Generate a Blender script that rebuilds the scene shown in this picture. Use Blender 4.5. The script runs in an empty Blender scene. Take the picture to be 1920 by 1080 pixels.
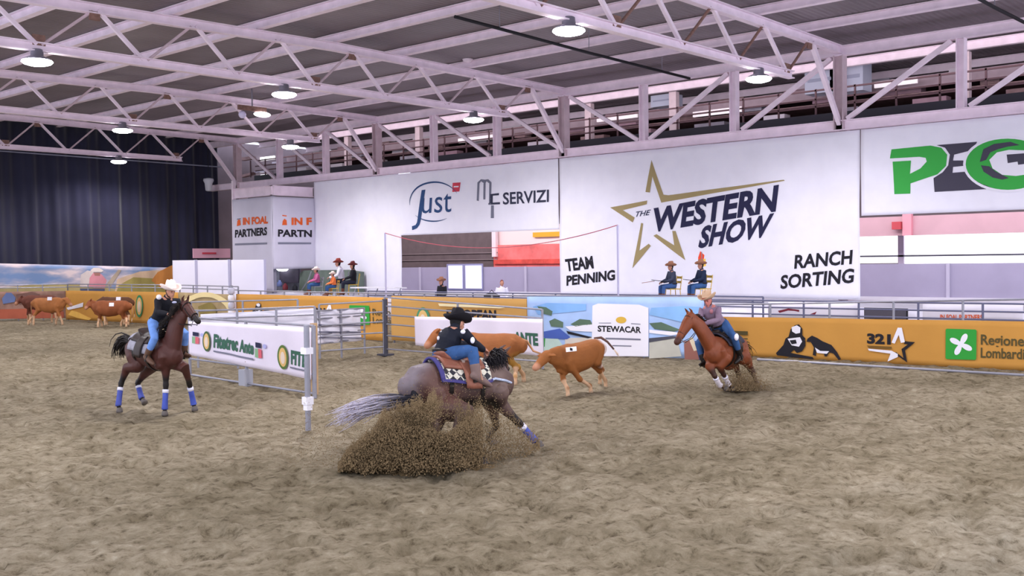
import bpy, bmesh, math, random
import numpy as np
from mathutils import Vector, Matrix, noise
from mathutils.geometry import tessellate_polygon
random.seed(7)
SC = bpy.context.scene
COL = SC.collection

# ------------------------------------------------------------------ camera
PCX, PCY, CAMH = 960.0, 540.0, 2.6
VPL, VPR = (-1240.0, 517.0), (2720.0, 468.0)      # vanishing points of the hall's two directions
FPX = math.sqrt(-((VPL[0]-PCX)*(VPR[0]-PCX) + (VPL[1]-PCY)*(VPR[1]-PCY)))
_d = lambda p: Vector((p[0]-PCX, -(p[1]-PCY), -FPX)).normalized()
_A, _B = _d(VPL), _d(VPR)
_U = _B.cross(_A)
ROT = Matrix((_B, _A, _U))                        # camera axes -> hall axes (X along trusses, Y along the girder)
CAMP = Vector((0, 0, CAMH))
cam_d = bpy.data.cameras.new('camera')
cam = bpy.data.objects.new('camera', cam_d)
COL.objects.link(cam)
cam.matrix_world = Matrix.Translation(CAMP) @ ROT.to_4x4()
cam_d.sensor_width = 36.0
cam_d.lens = FPX*36.0/1920.0
cam_d.clip_end = 300
SC.camera = cam
SC.view_settings.view_transform = 'Standard'
SC.view_settings.look = 'None'
SC.view_settings.gamma = 1.0
SC.view_settings.use_curve_mapping = False
SC.view_settings.exposure = 0.14

# ------------------------------------------------------------------ world: sky fill, let in by hall sides left open out of view
W = bpy.data.worlds.new('world'); SC.world = W; W.use_nodes = True
bg = W.node_tree.nodes['Background']
bg.inputs[0].default_value = (0.80, 0.84, 1.0, 1)
bg.inputs[1].default_value = 1.9

LAMP_POWER = 1450.0
LAMP_COL = (1.0, 0.95, 0.985)
def area(name, loc, rot, size, sizey, power, col=(1, 1, 1)):
    l = bpy.data.lights.new(name, 'AREA'); l.shape = 'RECTANGLE'; l.size = size; l.size_y = sizey
    l.energy = power; l.color = col
    o = bpy.data.objects.new(name, l); o.location = loc; o.rotation_euler = rot; COL.objects.link(o); return o
# added unseen fill lights that brighten the hall and loft beyond the banners
area('neighbour_hall_fill', (36.2, 24, 6.95), (0, math.radians(-35), 0), 2.5, 48, 2300, (1.0, 0.93, 0.95))
area('loft_fill', (36.0, 26, 9.3), (0, math.radians(-60), 0), 1.0, 50, 420, (1.0, 0.92, 0.95))

# ------------------------------------------------------------------ helpers
def ray(x, y):
    return ROT @ Vector((x-PCX, -(y-PCY), -FPX))
def P(x, y, D):                     # the place D metres deep seen at a pixel of the photograph
    return CAMP + ray(x, y)*(D/FPX)
def G(x, y, z=0.0):                 # the ground there
    r = ray(x, y); return CAMP + r*((z-CAMH)/r.z)
def onX(x, y, X): r = ray(x, y); return CAMP + r*(X/r.x)
def onY(x, y, Y): r = ray(x, y); return CAMP + r*(Y/r.y)
RT = Vector((0.666, -0.745, 0)).normalized()      # to the right in view
AW = Vector((0.745, 0.666, 0)).normalized()       # away from the viewer
UP = Vector((0, 0, 1))
V = Vector

def lin(h):
    h = h.lstrip('#')
    c = [int(h[i:i+2], 16)/255 for i in (0, 2, 4)]
    return tuple(((x+0.055)/1.055)**2.4 if x > 0.04045 else x/12.92 for x in c)
MATS = {}
def mat(name, col, rough=0.7, var=0.0, scale=6.0, bump=0.0, bscale=30.0, metal=0.0, attr=None, emit=None, estr=0.0, trans=0.0, sheen=0.0):
    if name in MATS: return MATS[name]
    m = bpy.data.materials.new(name); m.use_nodes = True
    nt = m.node_tree; N = nt.nodes; L = nt.links
    b = N['Principled BSDF']
    c = lin(col) if isinstance(col, str) else col
    b.inputs['Base Color'].default_value = (*c, 1)
    b.inputs['Roughness'].default_value = rough
    b.inputs['Metallic'].default_value = metal
    b.inputs['Specular IOR Level'].default_value = 0.3
    if trans: b.inputs['Transmission Weight'].default_value = trans
    if sheen: b.inputs['Sheen Weight'].default_value = sheen
    tc = N.new('ShaderNodeTexCoord')
    src = None
    if attr:
        a = N.new('ShaderNodeAttribute'); a.attribute_name = attr; src = a.outputs['Color']
    if var:
        n = N.new('ShaderNodeTexNoise'); n.inputs['Scale'].default_value = scale; n.inputs['Detail'].default_value = 4
        L.new(tc.outputs['Object'], n.inputs['Vector'])
        mp = N.new('ShaderNodeMapRange'); mp.inputs['From Min'].default_value = .3; mp.inputs['From Max'].default_value = .7
        mp.inputs['To Min'].default_value = 1-var; mp.inputs['To Max'].default_value = 1+var
        L.new(n.outputs['Fac'], mp.inputs['Value'])
        mx = N.new('ShaderNodeVectorMath'); mx.operation = 'SCALE'
        if src: L.new(src, mx.inputs[0])
        else: mx.inputs[0].default_value = c
        L.new(mp.outputs[0], mx.inputs['Scale'])
        src = mx.outputs[0]
    if src: L.new(src, b.inputs['Base Color'])
    if bump:
        n2 = N.new('ShaderNodeTexNoise'); n2.inputs['Scale'].default_value = bscale; n2.inputs['Detail'].default_value = 3
        L.new(tc.outputs['Object'], n2.inputs['Vector'])
        bp = N.new('ShaderNodeBump'); bp.inputs['Strength'].default_value = bump; bp.inputs['Distance'].default_value = 0.02
        L.new(n2.outputs['Fac'], bp.inputs['Height']); L.new(bp.outputs[0], b.inputs['Normal'])
    if emit:
        b.inputs['Emission Color'].default_value = (*(lin(emit) if isinstance(emit, str) else emit), 1)
        b.inputs['Emission Strength'].default_value = estr
    MATS[name] = m
    return m

def tag(o, label=None, cat=None, group=None, kind=None):
    if label: o['label'] = label
    if cat: o['category'] = cat
    if group: o['group'] = group
    if kind: o['kind'] = kind
    return o
def thing(name, label, cat, loc=(0, 0, 0), group=None, kind=None):
    o = bpy.data.objects.new(name, None); o.location = loc; COL.objects.link(o)
    o.empty_display_size = 0.2
    return tag(o, label, cat, group, kind)
def world_org(o):
    p = V(o.location)
    while o.parent is not None:
        o = o.parent; p = p + V(o.location)
    return p
def link_mesh(name, verts, faces, m, parent=None, origin=None, smooth=False, cols=None, mats=None, fmat=None):
    org = world_org(parent) if (parent is not None and origin is None) else V(origin) if origin is not None else V((0, 0, 0))
    me = bpy.data.meshes.new(name)
    me.from_pydata([tuple(V(v)-org) for v in verts], [], faces)
    for mm in (mats or [m]): me.materials.append(mm)
    if fmat:
        for p, i in zip(me.polygons, fmat): p.material_index = i
    if smooth: me.polygons.foreach_set('use_smooth', [True]*len(me.polygons))
    if cols is not None:
        a = me.color_attributes.new('Col', 'FLOAT_COLOR', 'POINT')
        a.data.foreach_set('color', np.array([(*c[:3], 1) for c in cols], dtype=np.float32).ravel())
    me.update()
    o = bpy.data.objects.new(name, me); COL.objects.link(o)
    if parent is not None: o.parent = parent
    else: o.location = org
    return o
def copy_tree(o, parent=None):
    c = o.copy(); COL.objects.link(c); c.parent = parent
    for ch in list(o.children): copy_tree(ch, c)
    return c

class MB:
    def __init__(s): s.v = []; s.f = []; s.c = []
    def add(s, vs, fs):
        n = len(s.v); s.v += [V(v) for v in vs]; s.f += [tuple(i+n for i in f) for f in fs]; return s
    def box(s, c, sx, sy, sz, ax=None):
        c = V(c); X, Y, Z = ax or (V((1, 0, 0)), V((0, 1, 0)), V((0, 0, 1)))
        vs = [c + X*(a*sx/2) + Y*(b*sy/2) + Z*(d*sz/2) for a in (-1, 1) for b in (-1, 1) for d in (-1, 1)]
        return s.add(vs, [(0, 1, 3, 2), (4, 6, 7, 5), (0, 4, 5, 1), (2, 3, 7, 6), (0, 2, 6, 4), (1, 5, 7, 3)])
    def beam(s, p, q, w, h, up=(0, 0, 1)):      # w sideways, h along up
        p, q = V(p), V(q); t = (q-p).normalized(); sd = t.cross(V(up))
        if sd.length < 1e-4: sd = t.cross(V((1, 0, 0)))
        sd.normalize(); u = sd.cross(t)
        vs = [x + sd*(a*w/2) + u*(b*h/2) for x in (p, q) for a in (-1, 1) for b in (-1, 1)]
        return s.add(vs, [(0, 1, 3, 2), (4, 6, 7, 5), (0, 4, 5, 1), (2, 3, 7, 6), (0, 2, 6, 4), (1, 5, 7, 3)])
    def ibeam(s, p, q, w, h, t=0.03):
        p, q = V(p), V(q); d = (q-p).normalized(); sd = d.cross(UP)
        if sd.length < 1e-3: sd = V((1, 0, 0))
        sd.normalize(); u = sd.cross(d)
        for k in (-1, 1): s.beam(p+u*k*(h/2-t/2), q+u*k*(h/2-t/2), w, t, u)
        return s.beam(p, q, t, h-2*t, u)
    def tube(s, p, q, r, r2=None, seg=8):
        return s.path([p, q], [r, r if r2 is None else r2], seg)
    def path(s, pts, rs, seg=8, cap=True):
        pts = [V(p) for p in pts]; n = len(pts); base = len(s.v)
        if not hasattr(rs, '__len__'): rs = [rs]*n
        ref = None
        for i, p in enumerate(pts):
            t = (pts[min(i+1, n-1)]-pts[max(i-1, 0)]).normalized()
            if ref is None:
                ref = t.orthogonal().normalized()
            ref = (ref - t*ref.dot(t)).normalized(); b = t.cross(ref)
            for k in range(seg):
                a = 2*math.pi*k/seg
                s.v.append(p + (ref*math.cos(a)+b*math.sin(a))*rs[i])
        for i in range(n-1):
            for k in range(seg):
                k2 = (k+1) % seg
                s.f.append((base+i*seg+k, base+i*seg+k2, base+(i+1)*seg+k2, base+(i+1)*seg+k))
        if cap:
            s.f.append(tuple(base+k for k in range(seg))[::-1]); s.f.append(tuple(base+(n-1)*seg+k for k in range(seg)))
        return s
    def lathe(s, c, prof, seg=20, ax=None):      # prof: list of (r, z)
        c = V(c); X, Y, Z = ax or (V((1, 0, 0)), V((0, 1, 0)), V((0, 0, 1))); base = len(s.v)
        for r, z in prof:
            for k in range(seg):
                a = 2*math.pi*k/seg; s.v.append(c + X*(r*math.cos(a)) + Y*(r*math.sin(a)) + Z*z)
        for i in range(len(prof)-1):
            for k in range(seg):
                k2 = (k+1) % seg
                s.f.append((base+i*seg+k, base+i*seg+k2, base+(i+1)*seg+k2, base+(i+1)*seg+k))
        s.f.append(tuple(base+k for k in range(seg))[::-1]); s.f.append(tuple(base+(len(prof)-1)*seg+k for k in range(seg)))
        return s
    def ell(s, c, rx, ry, rz, seg=14, rings=9, ax=None):
        pr = [(math.sin(math.pi*(i+.001)/rings if i else .02), -math.cos(math.pi*i/rings)) for i in range(rings+1)]
        X, Y, Z = ax or (V((1, 0, 0)), V((0, 1, 0)), V((0, 0, 1)))
        return s.lathe(c, [(max(r, .01), z) for r, z in pr], seg, (X*rx, Y*ry, Z*rz))
    def build(s, name, m, parent=None, origin=None, smooth=False):
        return link_mesh(name, s.v, s.f, m, parent, origin, smooth)

# ------------------------------------------------------------------ organic bodies: overlapping lofts fused by a voxel remesh
def loft(mb, pts, side=(1, 0, 0), seg=16, round_ends=True):
    """pts: (point, r) or (point, half width along side, half height)"""
    side = V(side); pp = [(V(p[0]), p[1], p[2] if len(p) > 2 else p[1]) for p in pts]
    n = len(pp)
    if round_ends:
        t0 = (pp[0][0]-pp[1][0]).normalized(); t1 = (pp[-1][0]-pp[-2][0]).normalized()
        r0 = min(pp[0][1:]); r1 = min(pp[-1][1:])
        pre = [(pp[0][0]+t0*r0*.95, pp[0][1]*.3, pp[0][2]*.3), (pp[0][0]+t0*r0*.6, pp[0][1]*.8, pp[0][2]*.8)]
        post = [(pp[-1][0]+t1*r1*.6, pp[-1][1]*.8, pp[-1][2]*.8), (pp[-1][0]+t1*r1*.95, pp[-1][1]*.3, pp[-1][2]*.3)]
        pp = pre+pp+post; n = len(pp)
    base = len(mb.v)
    for i, (p, rw, rh) in enumerate(pp):
        t = (pp[min(i+1, n-1)][0]-pp[max(i-1, 0)][0]).normalized()
        w = side - t*side.dot(t)
        if w.length < .15: w = t.orthogonal()
        w.normalize(); h = t.cross(w)
        for k in range(seg):
            a = 2*math.pi*k/seg
            mb.v.append(p + w*(rw*math.cos(a)) + h*(rh*math.sin(a)))
    for i in range(n-1):
        for k in range(seg):
            k2 = (k+1) % seg
            mb.f.append((base+i*seg+k, base+i*seg+k2, base+(i+1)*seg+k2, base+(i+1)*seg+k))
    mb.f.append(tuple(base+k for k in range(seg))[::-1]); mb.f.append(tuple(base+(n-1)*seg+k for k in range(seg)))
    return mb
def fuse(name, mb, m, voxel, parent=None, origin=None, smooth_it=4, colf=None, root=None):
    tmp = bpy.data.meshes.new('tmp'); tmp.from_pydata([tuple(v) for v in mb.v], [], mb.f)
    bm_fix(tmp)
    ob = bpy.data.objects.new('tmp', tmp); COL.objects.link(ob)
    r = ob.modifiers.new('r', 'REMESH'); r.mode = 'VOXEL'; r.voxel_size = voxel
    s = ob.modifiers.new('s', 'SMOOTH'); s.factor = .5; s.iterations = smooth_it
    dg = bpy.context.evaluated_depsgraph_get()
    me = bpy.data.meshes.new_from_object(ob.evaluated_get(dg))
    bpy.data.objects.remove(ob); bpy.data.meshes.remove(tmp)
    me.name = name
    n = len(me.vertices); co = np.empty(n*3, dtype=np.float32); me.vertices.foreach_get('co', co); co = co.reshape(-1, 3)
    if colf:
        cols = np.ones((n, 4), dtype=np.float32); cols[:, :3] = colf(co)
        a = me.color_attributes.new('Col', 'FLOAT_COLOR', 'POINT'); a.data.foreach_set('color', cols.ravel())
    org = V(origin) if origin is not None else (world_org(parent) if parent else V((0, 0, 0)))
    me.vertices.foreach_set('co', (co-np.array(org, dtype=np.float32)).ravel())
    me.materials.clear(); me.materials.append(m)
    me.polygons.foreach_set('use_smooth', [True]*len(me.polygons)); me.update()
    o = bpy.data.objects.new(name, me); COL.objects.link(o)
    if parent is not None: o.parent = parent
    else: o.location = org
    return o
def bm_fix(me):
    import bmesh
    b = bmesh.new(); b.from_mesh(me); bmesh.ops.recalc_face_normals(b, faces=b.faces); b.to_mesh(me); b.free()

# ------------------------------------------------------------------ cloth banners with prints on them
class Banner:
    """flat cloth between bottom-left, bottom-right and top-left corners, with a light sag and ripple"""
    def __init__(s, name, label, cat, bl, br, tl, col, amp=.012, wl=.9, tr=None, group=None, nx=40, ny=8, seed=0, thick=True, var=.03, hole=None, mname=None):
        s.bl, s.u = V(bl), V(br)-V(bl); s.W = s.u.length; s.u.normalize()
        s.vv = V(tl)-V(bl); s.H = s.vv.length; s.vd = s.vv.normalized()
        s.n = s.u.cross(s.vd).normalized()
        if s.n.dot(CAMP-s.bl) < 0: s.n = -s.n
        s.amp, s.wl, s.seed = amp, wl, seed
        s.tr = None if tr is None else (V(tr)-V(br)).length/s.H
        s.t = thing(name, label, cat, tuple(s.bl), group)
        m = mat(mname or (name+'_cloth_'+str(col)), col, .8, var, 1.5, bump=.15, bscale=8)
        s.m = m
        vs = []; fs = []
        for j in range(ny+1):
            for i in range(nx+1):
                vs.append(s.pt(i/nx*s.W, j/ny*s.H, 0, warp=True))
        for j in range(ny):
            for i in range(nx):
                cu, cv = (i+.5)/nx*s.W, (j+.5)/ny*s.H
                if hole and hole(cu, cv): continue
                a = j*(nx+1)+i; fs.append((a, a+1, a+nx+2, a+nx+1))
        o = link_mesh('cloth', vs, fs, m, s.t, smooth=True)
        sm = o.modifiers.new('t', 'SOLIDIFY'); sm.thickness = .004; sm.offset = -1 if s.n.dot(s.u.cross(s.vd)) > 0 else 1
        s.cloth = o
    def pt(s, u, v, off=0.0, warp=True):
        k = 1.0
        if s.tr is not None: v = v*(1+(s.tr-1)*u/s.W)
        d = s.amp*(math.sin(u/s.wl*6.28+s.seed+v*.8)+.6*math.sin(u/s.wl*2.9-v*2.1+s.seed*2)+.5*math.sin(v*3.1/s.wl+u*1.3))
        return s.bl + s.u*u + s.vd*v + s.n*(d+off)
    def uv(s, px, py):
        r = ray(px, py); t = (s.bl-CAMP).dot(s.n)/r.dot(s.n); q = CAMP+r*t-s.bl
        u = q.dot(s.u); v = q.dot(s.vd)
        if s.tr is not None: v = v/(1+(s.tr-1)*u/s.W)
        return u, v
    def poly(s, pts, m, name='print', off=.012, parent=None, px=True, sub_=3):
        rings = pts if isinstance(pts[0][0], (tuple, list)) else [pts]
        allv = []; 
        for rg in rings:
            q = [s.uv(*p) if px else p for p in rg]
            out = []
            for i in range(len(q)):
                a, b = q[i], q[(i+1) % len(q)]
                for k in range(sub_): out.append((a[0]+(b[0]-a[0])*k/sub_, a[1]+(b[1]-a[1])*k/sub_))
            allv.append(out)
        tri = tessellate_polygon([[V((a, b, 0)) for a, b in rg] for rg in allv])
        flat = [p for rg in allv for p in rg]
        return s._mk([ (u, v) for u, v in flat], tri, m, name, off)
    def _mk(s, uvs, faces, m, name, off):
        bm = bmesh.new(); bv = [bm.verts.new((u, v, 0)) for u, v in uvs]
        for f in faces:
            try: bm.faces.new([bv[i] for i in f])
            except ValueError: pass
        g = min(.3, s.wl*.16)
        for ax in (0, 1):
            lo = min(p[ax] for p in uvs); hi = max(p[ax] for p in uvs)
            k = math.ceil(lo/g)
            while k*g < hi:
                co = [0, 0, 0]; co[ax] = k*g; no = [0, 0, 0]; no[ax] = 1
                bmesh.ops.bisect_plane(bm, geom=bm.verts[:]+bm.edges[:]+bm.faces[:], plane_co=co, plane_no=no, dist=1e-5)
                k += 1
        bm.verts.index_update()
        vs = [s.pt(v.co.x, v.co.y, off) for v in bm.verts]
        fs = []
        for f in bm.faces:
            ix = [v.index for v in f.verts]
            if f.calc_area() < 1e-9: continue
            nn = f.normal.z; flip = (s.u.cross(s.vd).dot(s.n) > 0) != (nn > 0)
            fs.append(tuple(ix[::-1]) if flip else tuple(ix))
        bm.free()
        return link_mesh(name, vs, fs, m, s.t)
    def text(s, txt, BL, BR, TL, m, bold=0.02, name='lettering', off=.014, px=True):
        cu = bpy.data.curves.new('t', 'FONT'); cu.body = txt; cu.offset = bold; cu.resolution_u = 3; cu.fill_mode = 'FRONT'
        ob = bpy.data.objects.new('t', cu); COL.objects.link(ob)
        dg = bpy.context.evaluated_depsgraph_get()
        me = bpy.data.meshes.new_from_object(ob.evaluated_get(dg))
        vs = [v.co.copy() for v in me.vertices]; fs = [tuple(p.vertices) for p in me.polygons]
        bpy.data.objects.remove(ob); bpy.data.curves.remove(cu); bpy.data.meshes.remove(me)
        x0 = min(v.x for v in vs); x1 = max(v.x for v in vs); y0 = 0.0; y1 = max(v.y for v in vs)
        if px: BL, BR, TL = s.uv(*BL), s.uv(*BR), s.uv(*TL)
        uvs = []
        for v in vs:
            a = (v.x-x0)/(x1-x0); b = (v.y-y0)/(y1-y0)
            uvs.append((BL[0]+(BR[0]-BL[0])*a+(TL[0]-BL[0])*b, BL[1]+(BR[1]-BL[1])*a+(TL[1]-BL[1])*b))
        return s._mk(uvs, fs, m, name, off)
    def oval(s, c, rx, ry, m, name='emblem', off=.014, px=True, n=28):
        pts = [(c[0]+rx*math.cos(2*math.pi*k/n), c[1]+ry*math.sin(2*math.pi*k/n)) for k in range(n)]
        return s.poly(pts, m, name, off, px=px, sub_=1)
    def ring(s, c, rx, ry, w, m, name='emblem_ring', a0=0, a1=360, off=.016, n=40, w2=None):
        pts = []
        for k in range(n+1):
            a = math.radians(a0+(a1-a0)*k/n); pts.append((c[0]+rx*math.cos(a), c[1]-ry*math.sin(a)))
        inn = []
        for k in range(n, -1, -1):
            a = math.radians(a0+(a1-a0)*k/n); q = math.sin(math.pi*k/n) if w2 is not None else 1
            ww = (w2+(w-w2)*q) if w2 is not None else w
            inn.append((c[0]+(rx-ww)*math.cos(a), c[1]-(ry-ww)*math.sin(a)))
        return s.poly(pts+inn, m, name, off, sub_=1)
# ------------------------------------------------------------------ the hall
GX = 34.0                       # plane of the edge girder and of the white banners
YT = [3.5, 15.43, 27.42, 39.15, 51.1]
M_STEEL = mat('painted_steel', '#f8e6f3', .55, .07, 2.5)
M_STEELB = mat('painted_steel_diagonal', '#d4bec6', .6, .08, 3)
M_RUST = mat('rusty_bracket', '#8a6a60', .8, .2, 8)
M_LAMPB = mat('lamp_housing', '#8d8a96', .5, metal=.3)
M_DARK = mat('dark_steel', '#2b2a33', .6)
M_BLACK = mat('black_cable', '#15151b', .6)
M_GALV = mat('galvanised_tube', '#9a9aa6', .45, .08, 5, metal=.35)
M_GALVD = mat('dark_post', '#4c4c58', .5, .1, 5)
M_WHITE = mat('white_print', '#f2f0fa', .8)
M_NAVY = mat('navy_print', '#2a2a4a', .8)
M_GOLD = mat('gold_print', '#a8966a', .8)
M_GREEN = mat('green_print', '#2f9a3e', .8)
M_BLKP = mat('black_print', '#24222a', .8)
M_ORG = mat('orange_print', '#e0622e', .8)
M_RED = mat('red_print', '#d8485a', .8)

def sand_z(x, y):
    p = V((x, y, 0))
    z = .055*noise.noise(p*.35) + .035*noise.noise(p*1.3+V((5, 3, 0)))
    z += .034*noise.noise(p*3.4+V((2, 9, 0))) + .026*noise.noise(p*8.0) + .016*noise.noise(p*15.0)
    c = noise.noise(p*2.2+V((31, 7, 4)))
    if c > .25: z -= .10*min(1, (c-.25)*5)
    c = noise.noise(p*4.1+V((3, 47, 4)))
    if c > .30: z -= .05*min(1, (c-.30)*6)
    return z
def build_sand():
    rs = [4.0]
    while rs[-1] < 75: rs.append(rs[-1]*1.0125 + .004)
    na = 470
    a0 = math.atan2(AW.y, AW.x)
    vs = []; fs = []
    for r in rs:
        for k in range(na):
            a = a0 + math.radians(52)*(1-2*k/(na-1)) if False else a0 + math.radians(46-92*k/(na-1))
            x, y = r*math.cos(a), r*math.sin(a)
            vs.append((x, y, sand_z(x, y)*min(1, 1.2 if r < 30 else 36/r)))
    for j in range(len(rs)-1):
        for k in range(na-1):
            i = j*na+k; fs.append((i, i+1, i+na+1, i+na))
    m = bpy.data.materials.new('arena_sand'); m.use_nodes = True
    nt = m.node_tree; N = nt.nodes; L = nt.links; b = N['Principled BSDF']
    b.inputs['Roughness'].default_value = .95; b.inputs['Specular IOR Level'].default_value = .1
    g = N.new('ShaderNodeNewGeometry')
    def nz(scale, det, rough=.55):
        n = N.new('ShaderNodeTexNoise'); n.inputs['Scale'].default_value = scale; n.inputs['Detail'].default_value = det
        n.inputs['Roughness'].default_value = rough; L.new(g.outputs['Position'], n.inputs['Vector']); return n
    n1 = nz(.35, 4); n2 = nz(7.5, 8, .72); n3 = nz(34, 4, .7); n4 = nz(2.3, 3)
    r1 = N.new('ShaderNodeValToRGB'); L.new(n2.outputs['Fac'], r1.inputs[0])
    e = r1.color_ramp.elements
    e[0].position = .30; e[0].color = (*lin('#4e4434'), 1); e[1].position = .72; e[1].color = (*lin('#b0a792'), 1)
    k = e.new(.41); k.color = (*lin('#7d725d'), 1); k = e.new(.47); k.color = (*lin('#8f846e'), 1); k = e.new(.58); k.color = (*lin('#9b907a'), 1)
    r2 = N.new('ShaderNodeValToRGB'); L.new(n1.outputs['Fac'], r2.inputs[0])
    e = r2.color_ramp.elements; e[0].position = .35; e[0].color = (.80, .79, .76, 1); e[1].position = .65; e[1].color = (1.1, 1.1, 1.12, 1)
    mx = N.new('ShaderNodeMix'); mx.data_type = 'RGBA'; mx.blend_type = 'MULTIPLY'; mx.inputs[0].default_value = 1
    L.new(r1.outputs[0], mx.inputs[6]); L.new(r2.outputs[0], mx.inputs[7])
    r4 = N.new('ShaderNodeValToRGB'); L.new(n4.outputs['Fac'], r4.inputs[0]); e = r4.color_ramp.elements
    e[0].position = .32; e[0].color = (.72, .70, .66, 1); e[1].position = .52; e[1].color = (1.0, 1.0, 1.0, 1)
    k = e.new(.75); k.color = (1.16, 1.16, 1.18, 1)
    mx2 = N.new('ShaderNodeMix'); mx2.data_type = 'RGBA'; mx2.blend_type = 'MULTIPLY'; mx2.inputs[0].default_value = 1
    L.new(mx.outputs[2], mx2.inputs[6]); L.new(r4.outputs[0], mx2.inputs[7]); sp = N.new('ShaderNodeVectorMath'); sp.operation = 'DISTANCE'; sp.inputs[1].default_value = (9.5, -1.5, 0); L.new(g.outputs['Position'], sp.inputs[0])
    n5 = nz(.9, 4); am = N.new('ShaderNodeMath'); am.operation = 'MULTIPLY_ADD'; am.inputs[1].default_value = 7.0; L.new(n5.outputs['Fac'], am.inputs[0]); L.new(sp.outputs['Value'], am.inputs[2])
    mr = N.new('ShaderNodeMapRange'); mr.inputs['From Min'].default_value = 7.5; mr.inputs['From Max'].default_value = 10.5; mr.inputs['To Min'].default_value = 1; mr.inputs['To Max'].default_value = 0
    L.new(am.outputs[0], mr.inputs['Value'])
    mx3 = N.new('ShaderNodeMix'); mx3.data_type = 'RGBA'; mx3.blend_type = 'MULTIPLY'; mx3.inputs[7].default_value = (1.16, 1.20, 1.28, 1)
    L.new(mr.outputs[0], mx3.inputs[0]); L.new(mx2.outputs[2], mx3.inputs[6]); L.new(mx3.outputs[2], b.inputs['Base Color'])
    ad = N.new('ShaderNodeMath'); ad.operation = 'ADD'; L.new(n2.outputs['Fac'], ad.inputs[0])
    mu = N.new('ShaderNodeMath'); mu.operation = 'MULTIPLY'; mu.inputs[1].default_value = .35
    L.new(n3.outputs['Fac'], mu.inputs[0]); L.new(mu.outputs[0], ad.inputs[1])
    bp = N.new('ShaderNodeBump'); bp.inputs['Strength'].default_value = .75; bp.inputs['Distance'].default_value = .09
    L.new(ad.outputs[0], bp.inputs['Height']); L.new(bp.outputs[0], b.inputs['Normal'])
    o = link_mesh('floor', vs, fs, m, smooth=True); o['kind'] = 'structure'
build_sand()

# roof: ridge over X = 22, corrugated sheet on purlins
RIDGE = 22.0
def roof_z(x): return 9.74 - (abs(x-RIDGE)*(.010 if x > RIDGE else .018))
def roof_mat():
    m = bpy.data.materials.new('corrugated_roof'); m.use_nodes = True
    nt = m.node_tree; N = nt.nodes; L = nt.links; b = N['Principled BSDF']
    b.inputs['Roughness'].default_value = .6; b.inputs['Metallic'].default_value = .0
    g = N.new('ShaderNodeNewGeometry')
    w = N.new('ShaderNodeTexWave'); w.wave_type = 'BANDS'; w.bands_direction = 'Y'; w.inputs['Scale'].default_value = 1.6
    w.inputs['Distortion'].default_value = 0; L.new(g.outputs['Position'], w.inputs['Vector'])
    n = N.new('ShaderNodeTexNoise'); n.inputs['Scale'].default_value = .25; n.inputs['Detail'].default_value = 5
    L.new(g.outputs['Position'], n.inputs['Vector'])
    r = N.new('ShaderNodeValToRGB'); e = r.color_ramp.elements
    e[0].position = .35; e[0].color = (*lin('#73696f'), 1); e[1].position = .65; e[1].color = (*lin('#8c8187'), 1)
    L.new(n.outputs['Fac'], r.inputs[0]); L.new(r.outputs[0], b.inputs['Base Color'])
    bp = N.new('ShaderNodeBump'); bp.inputs['Strength'].default_value = .6; bp.inputs['Distance'].default_value = .05
    L.new(w.outputs['Fac'], bp.inputs['Height']); L.new(bp.outputs[0], b.inputs['Normal'])
    return m
mb = MB()
xs = [-2, 4, 10, 16, 22, 28, 34, 40, 50]
for a, b_ in zip(xs[:-1], xs[1:]):
    za, zb = roof_z(a)+.42, roof_z(b_)+.42
    mb.add([(a, -9, za), (b_, -9, zb), (b_, 54.2, zb), (a, 54.2, za), (a, -9, za+.06), (b_, -9, zb+.06), (b_, 54.2, zb+.06), (a, 54.2, za+.06)],
           [(0, 3, 2, 1), (4, 5, 6, 7), (0, 1, 5, 4), (3, 7, 6, 2)])
o = mb.build('ceiling', roof_mat()); o['kind'] = 'structure'

# purlins
PUR = [7.6, 10.6, 13.3, 16.2, 19.1, 22.1, 25.1, 28.3, 31.3]
for i, x in enumerate(PUR):
    mb = MB(); z = roof_z(x)+.27
    mb.ibeam((x, -8.9, z), (x, 54.0, z), .22, .26)
    o = mb.build('roof_purlin', M_STEEL, origin=(x, -8.9, z))
    nth = ['ninth', 'eighth', 'seventh', 'sixth', 'fifth', 'fourth', 'third', 'second', 'first'][i]
    tag(o, 'long white roof purlin under grey sheeting, %s one in from the banner wall' % nth, 'purlin', 'purlins under the arena roof')
for i, x in enumerate((37.5, 41.0, 44.5)):
    mb = MB(); z = roof_z(x)+.22
    mb.ibeam((x, -8.9, z), (x, 54.0, z), .22, .3)
    o = mb.build('roof_purlin', M_STEEL, origin=(x, -8.9, z))
    tag(o, 'white roof purlin seen through the lattice girder, %s behind it' % ['first', 'second', 'third'][i], 'purlin', 'purlins beyond the girder')

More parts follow.
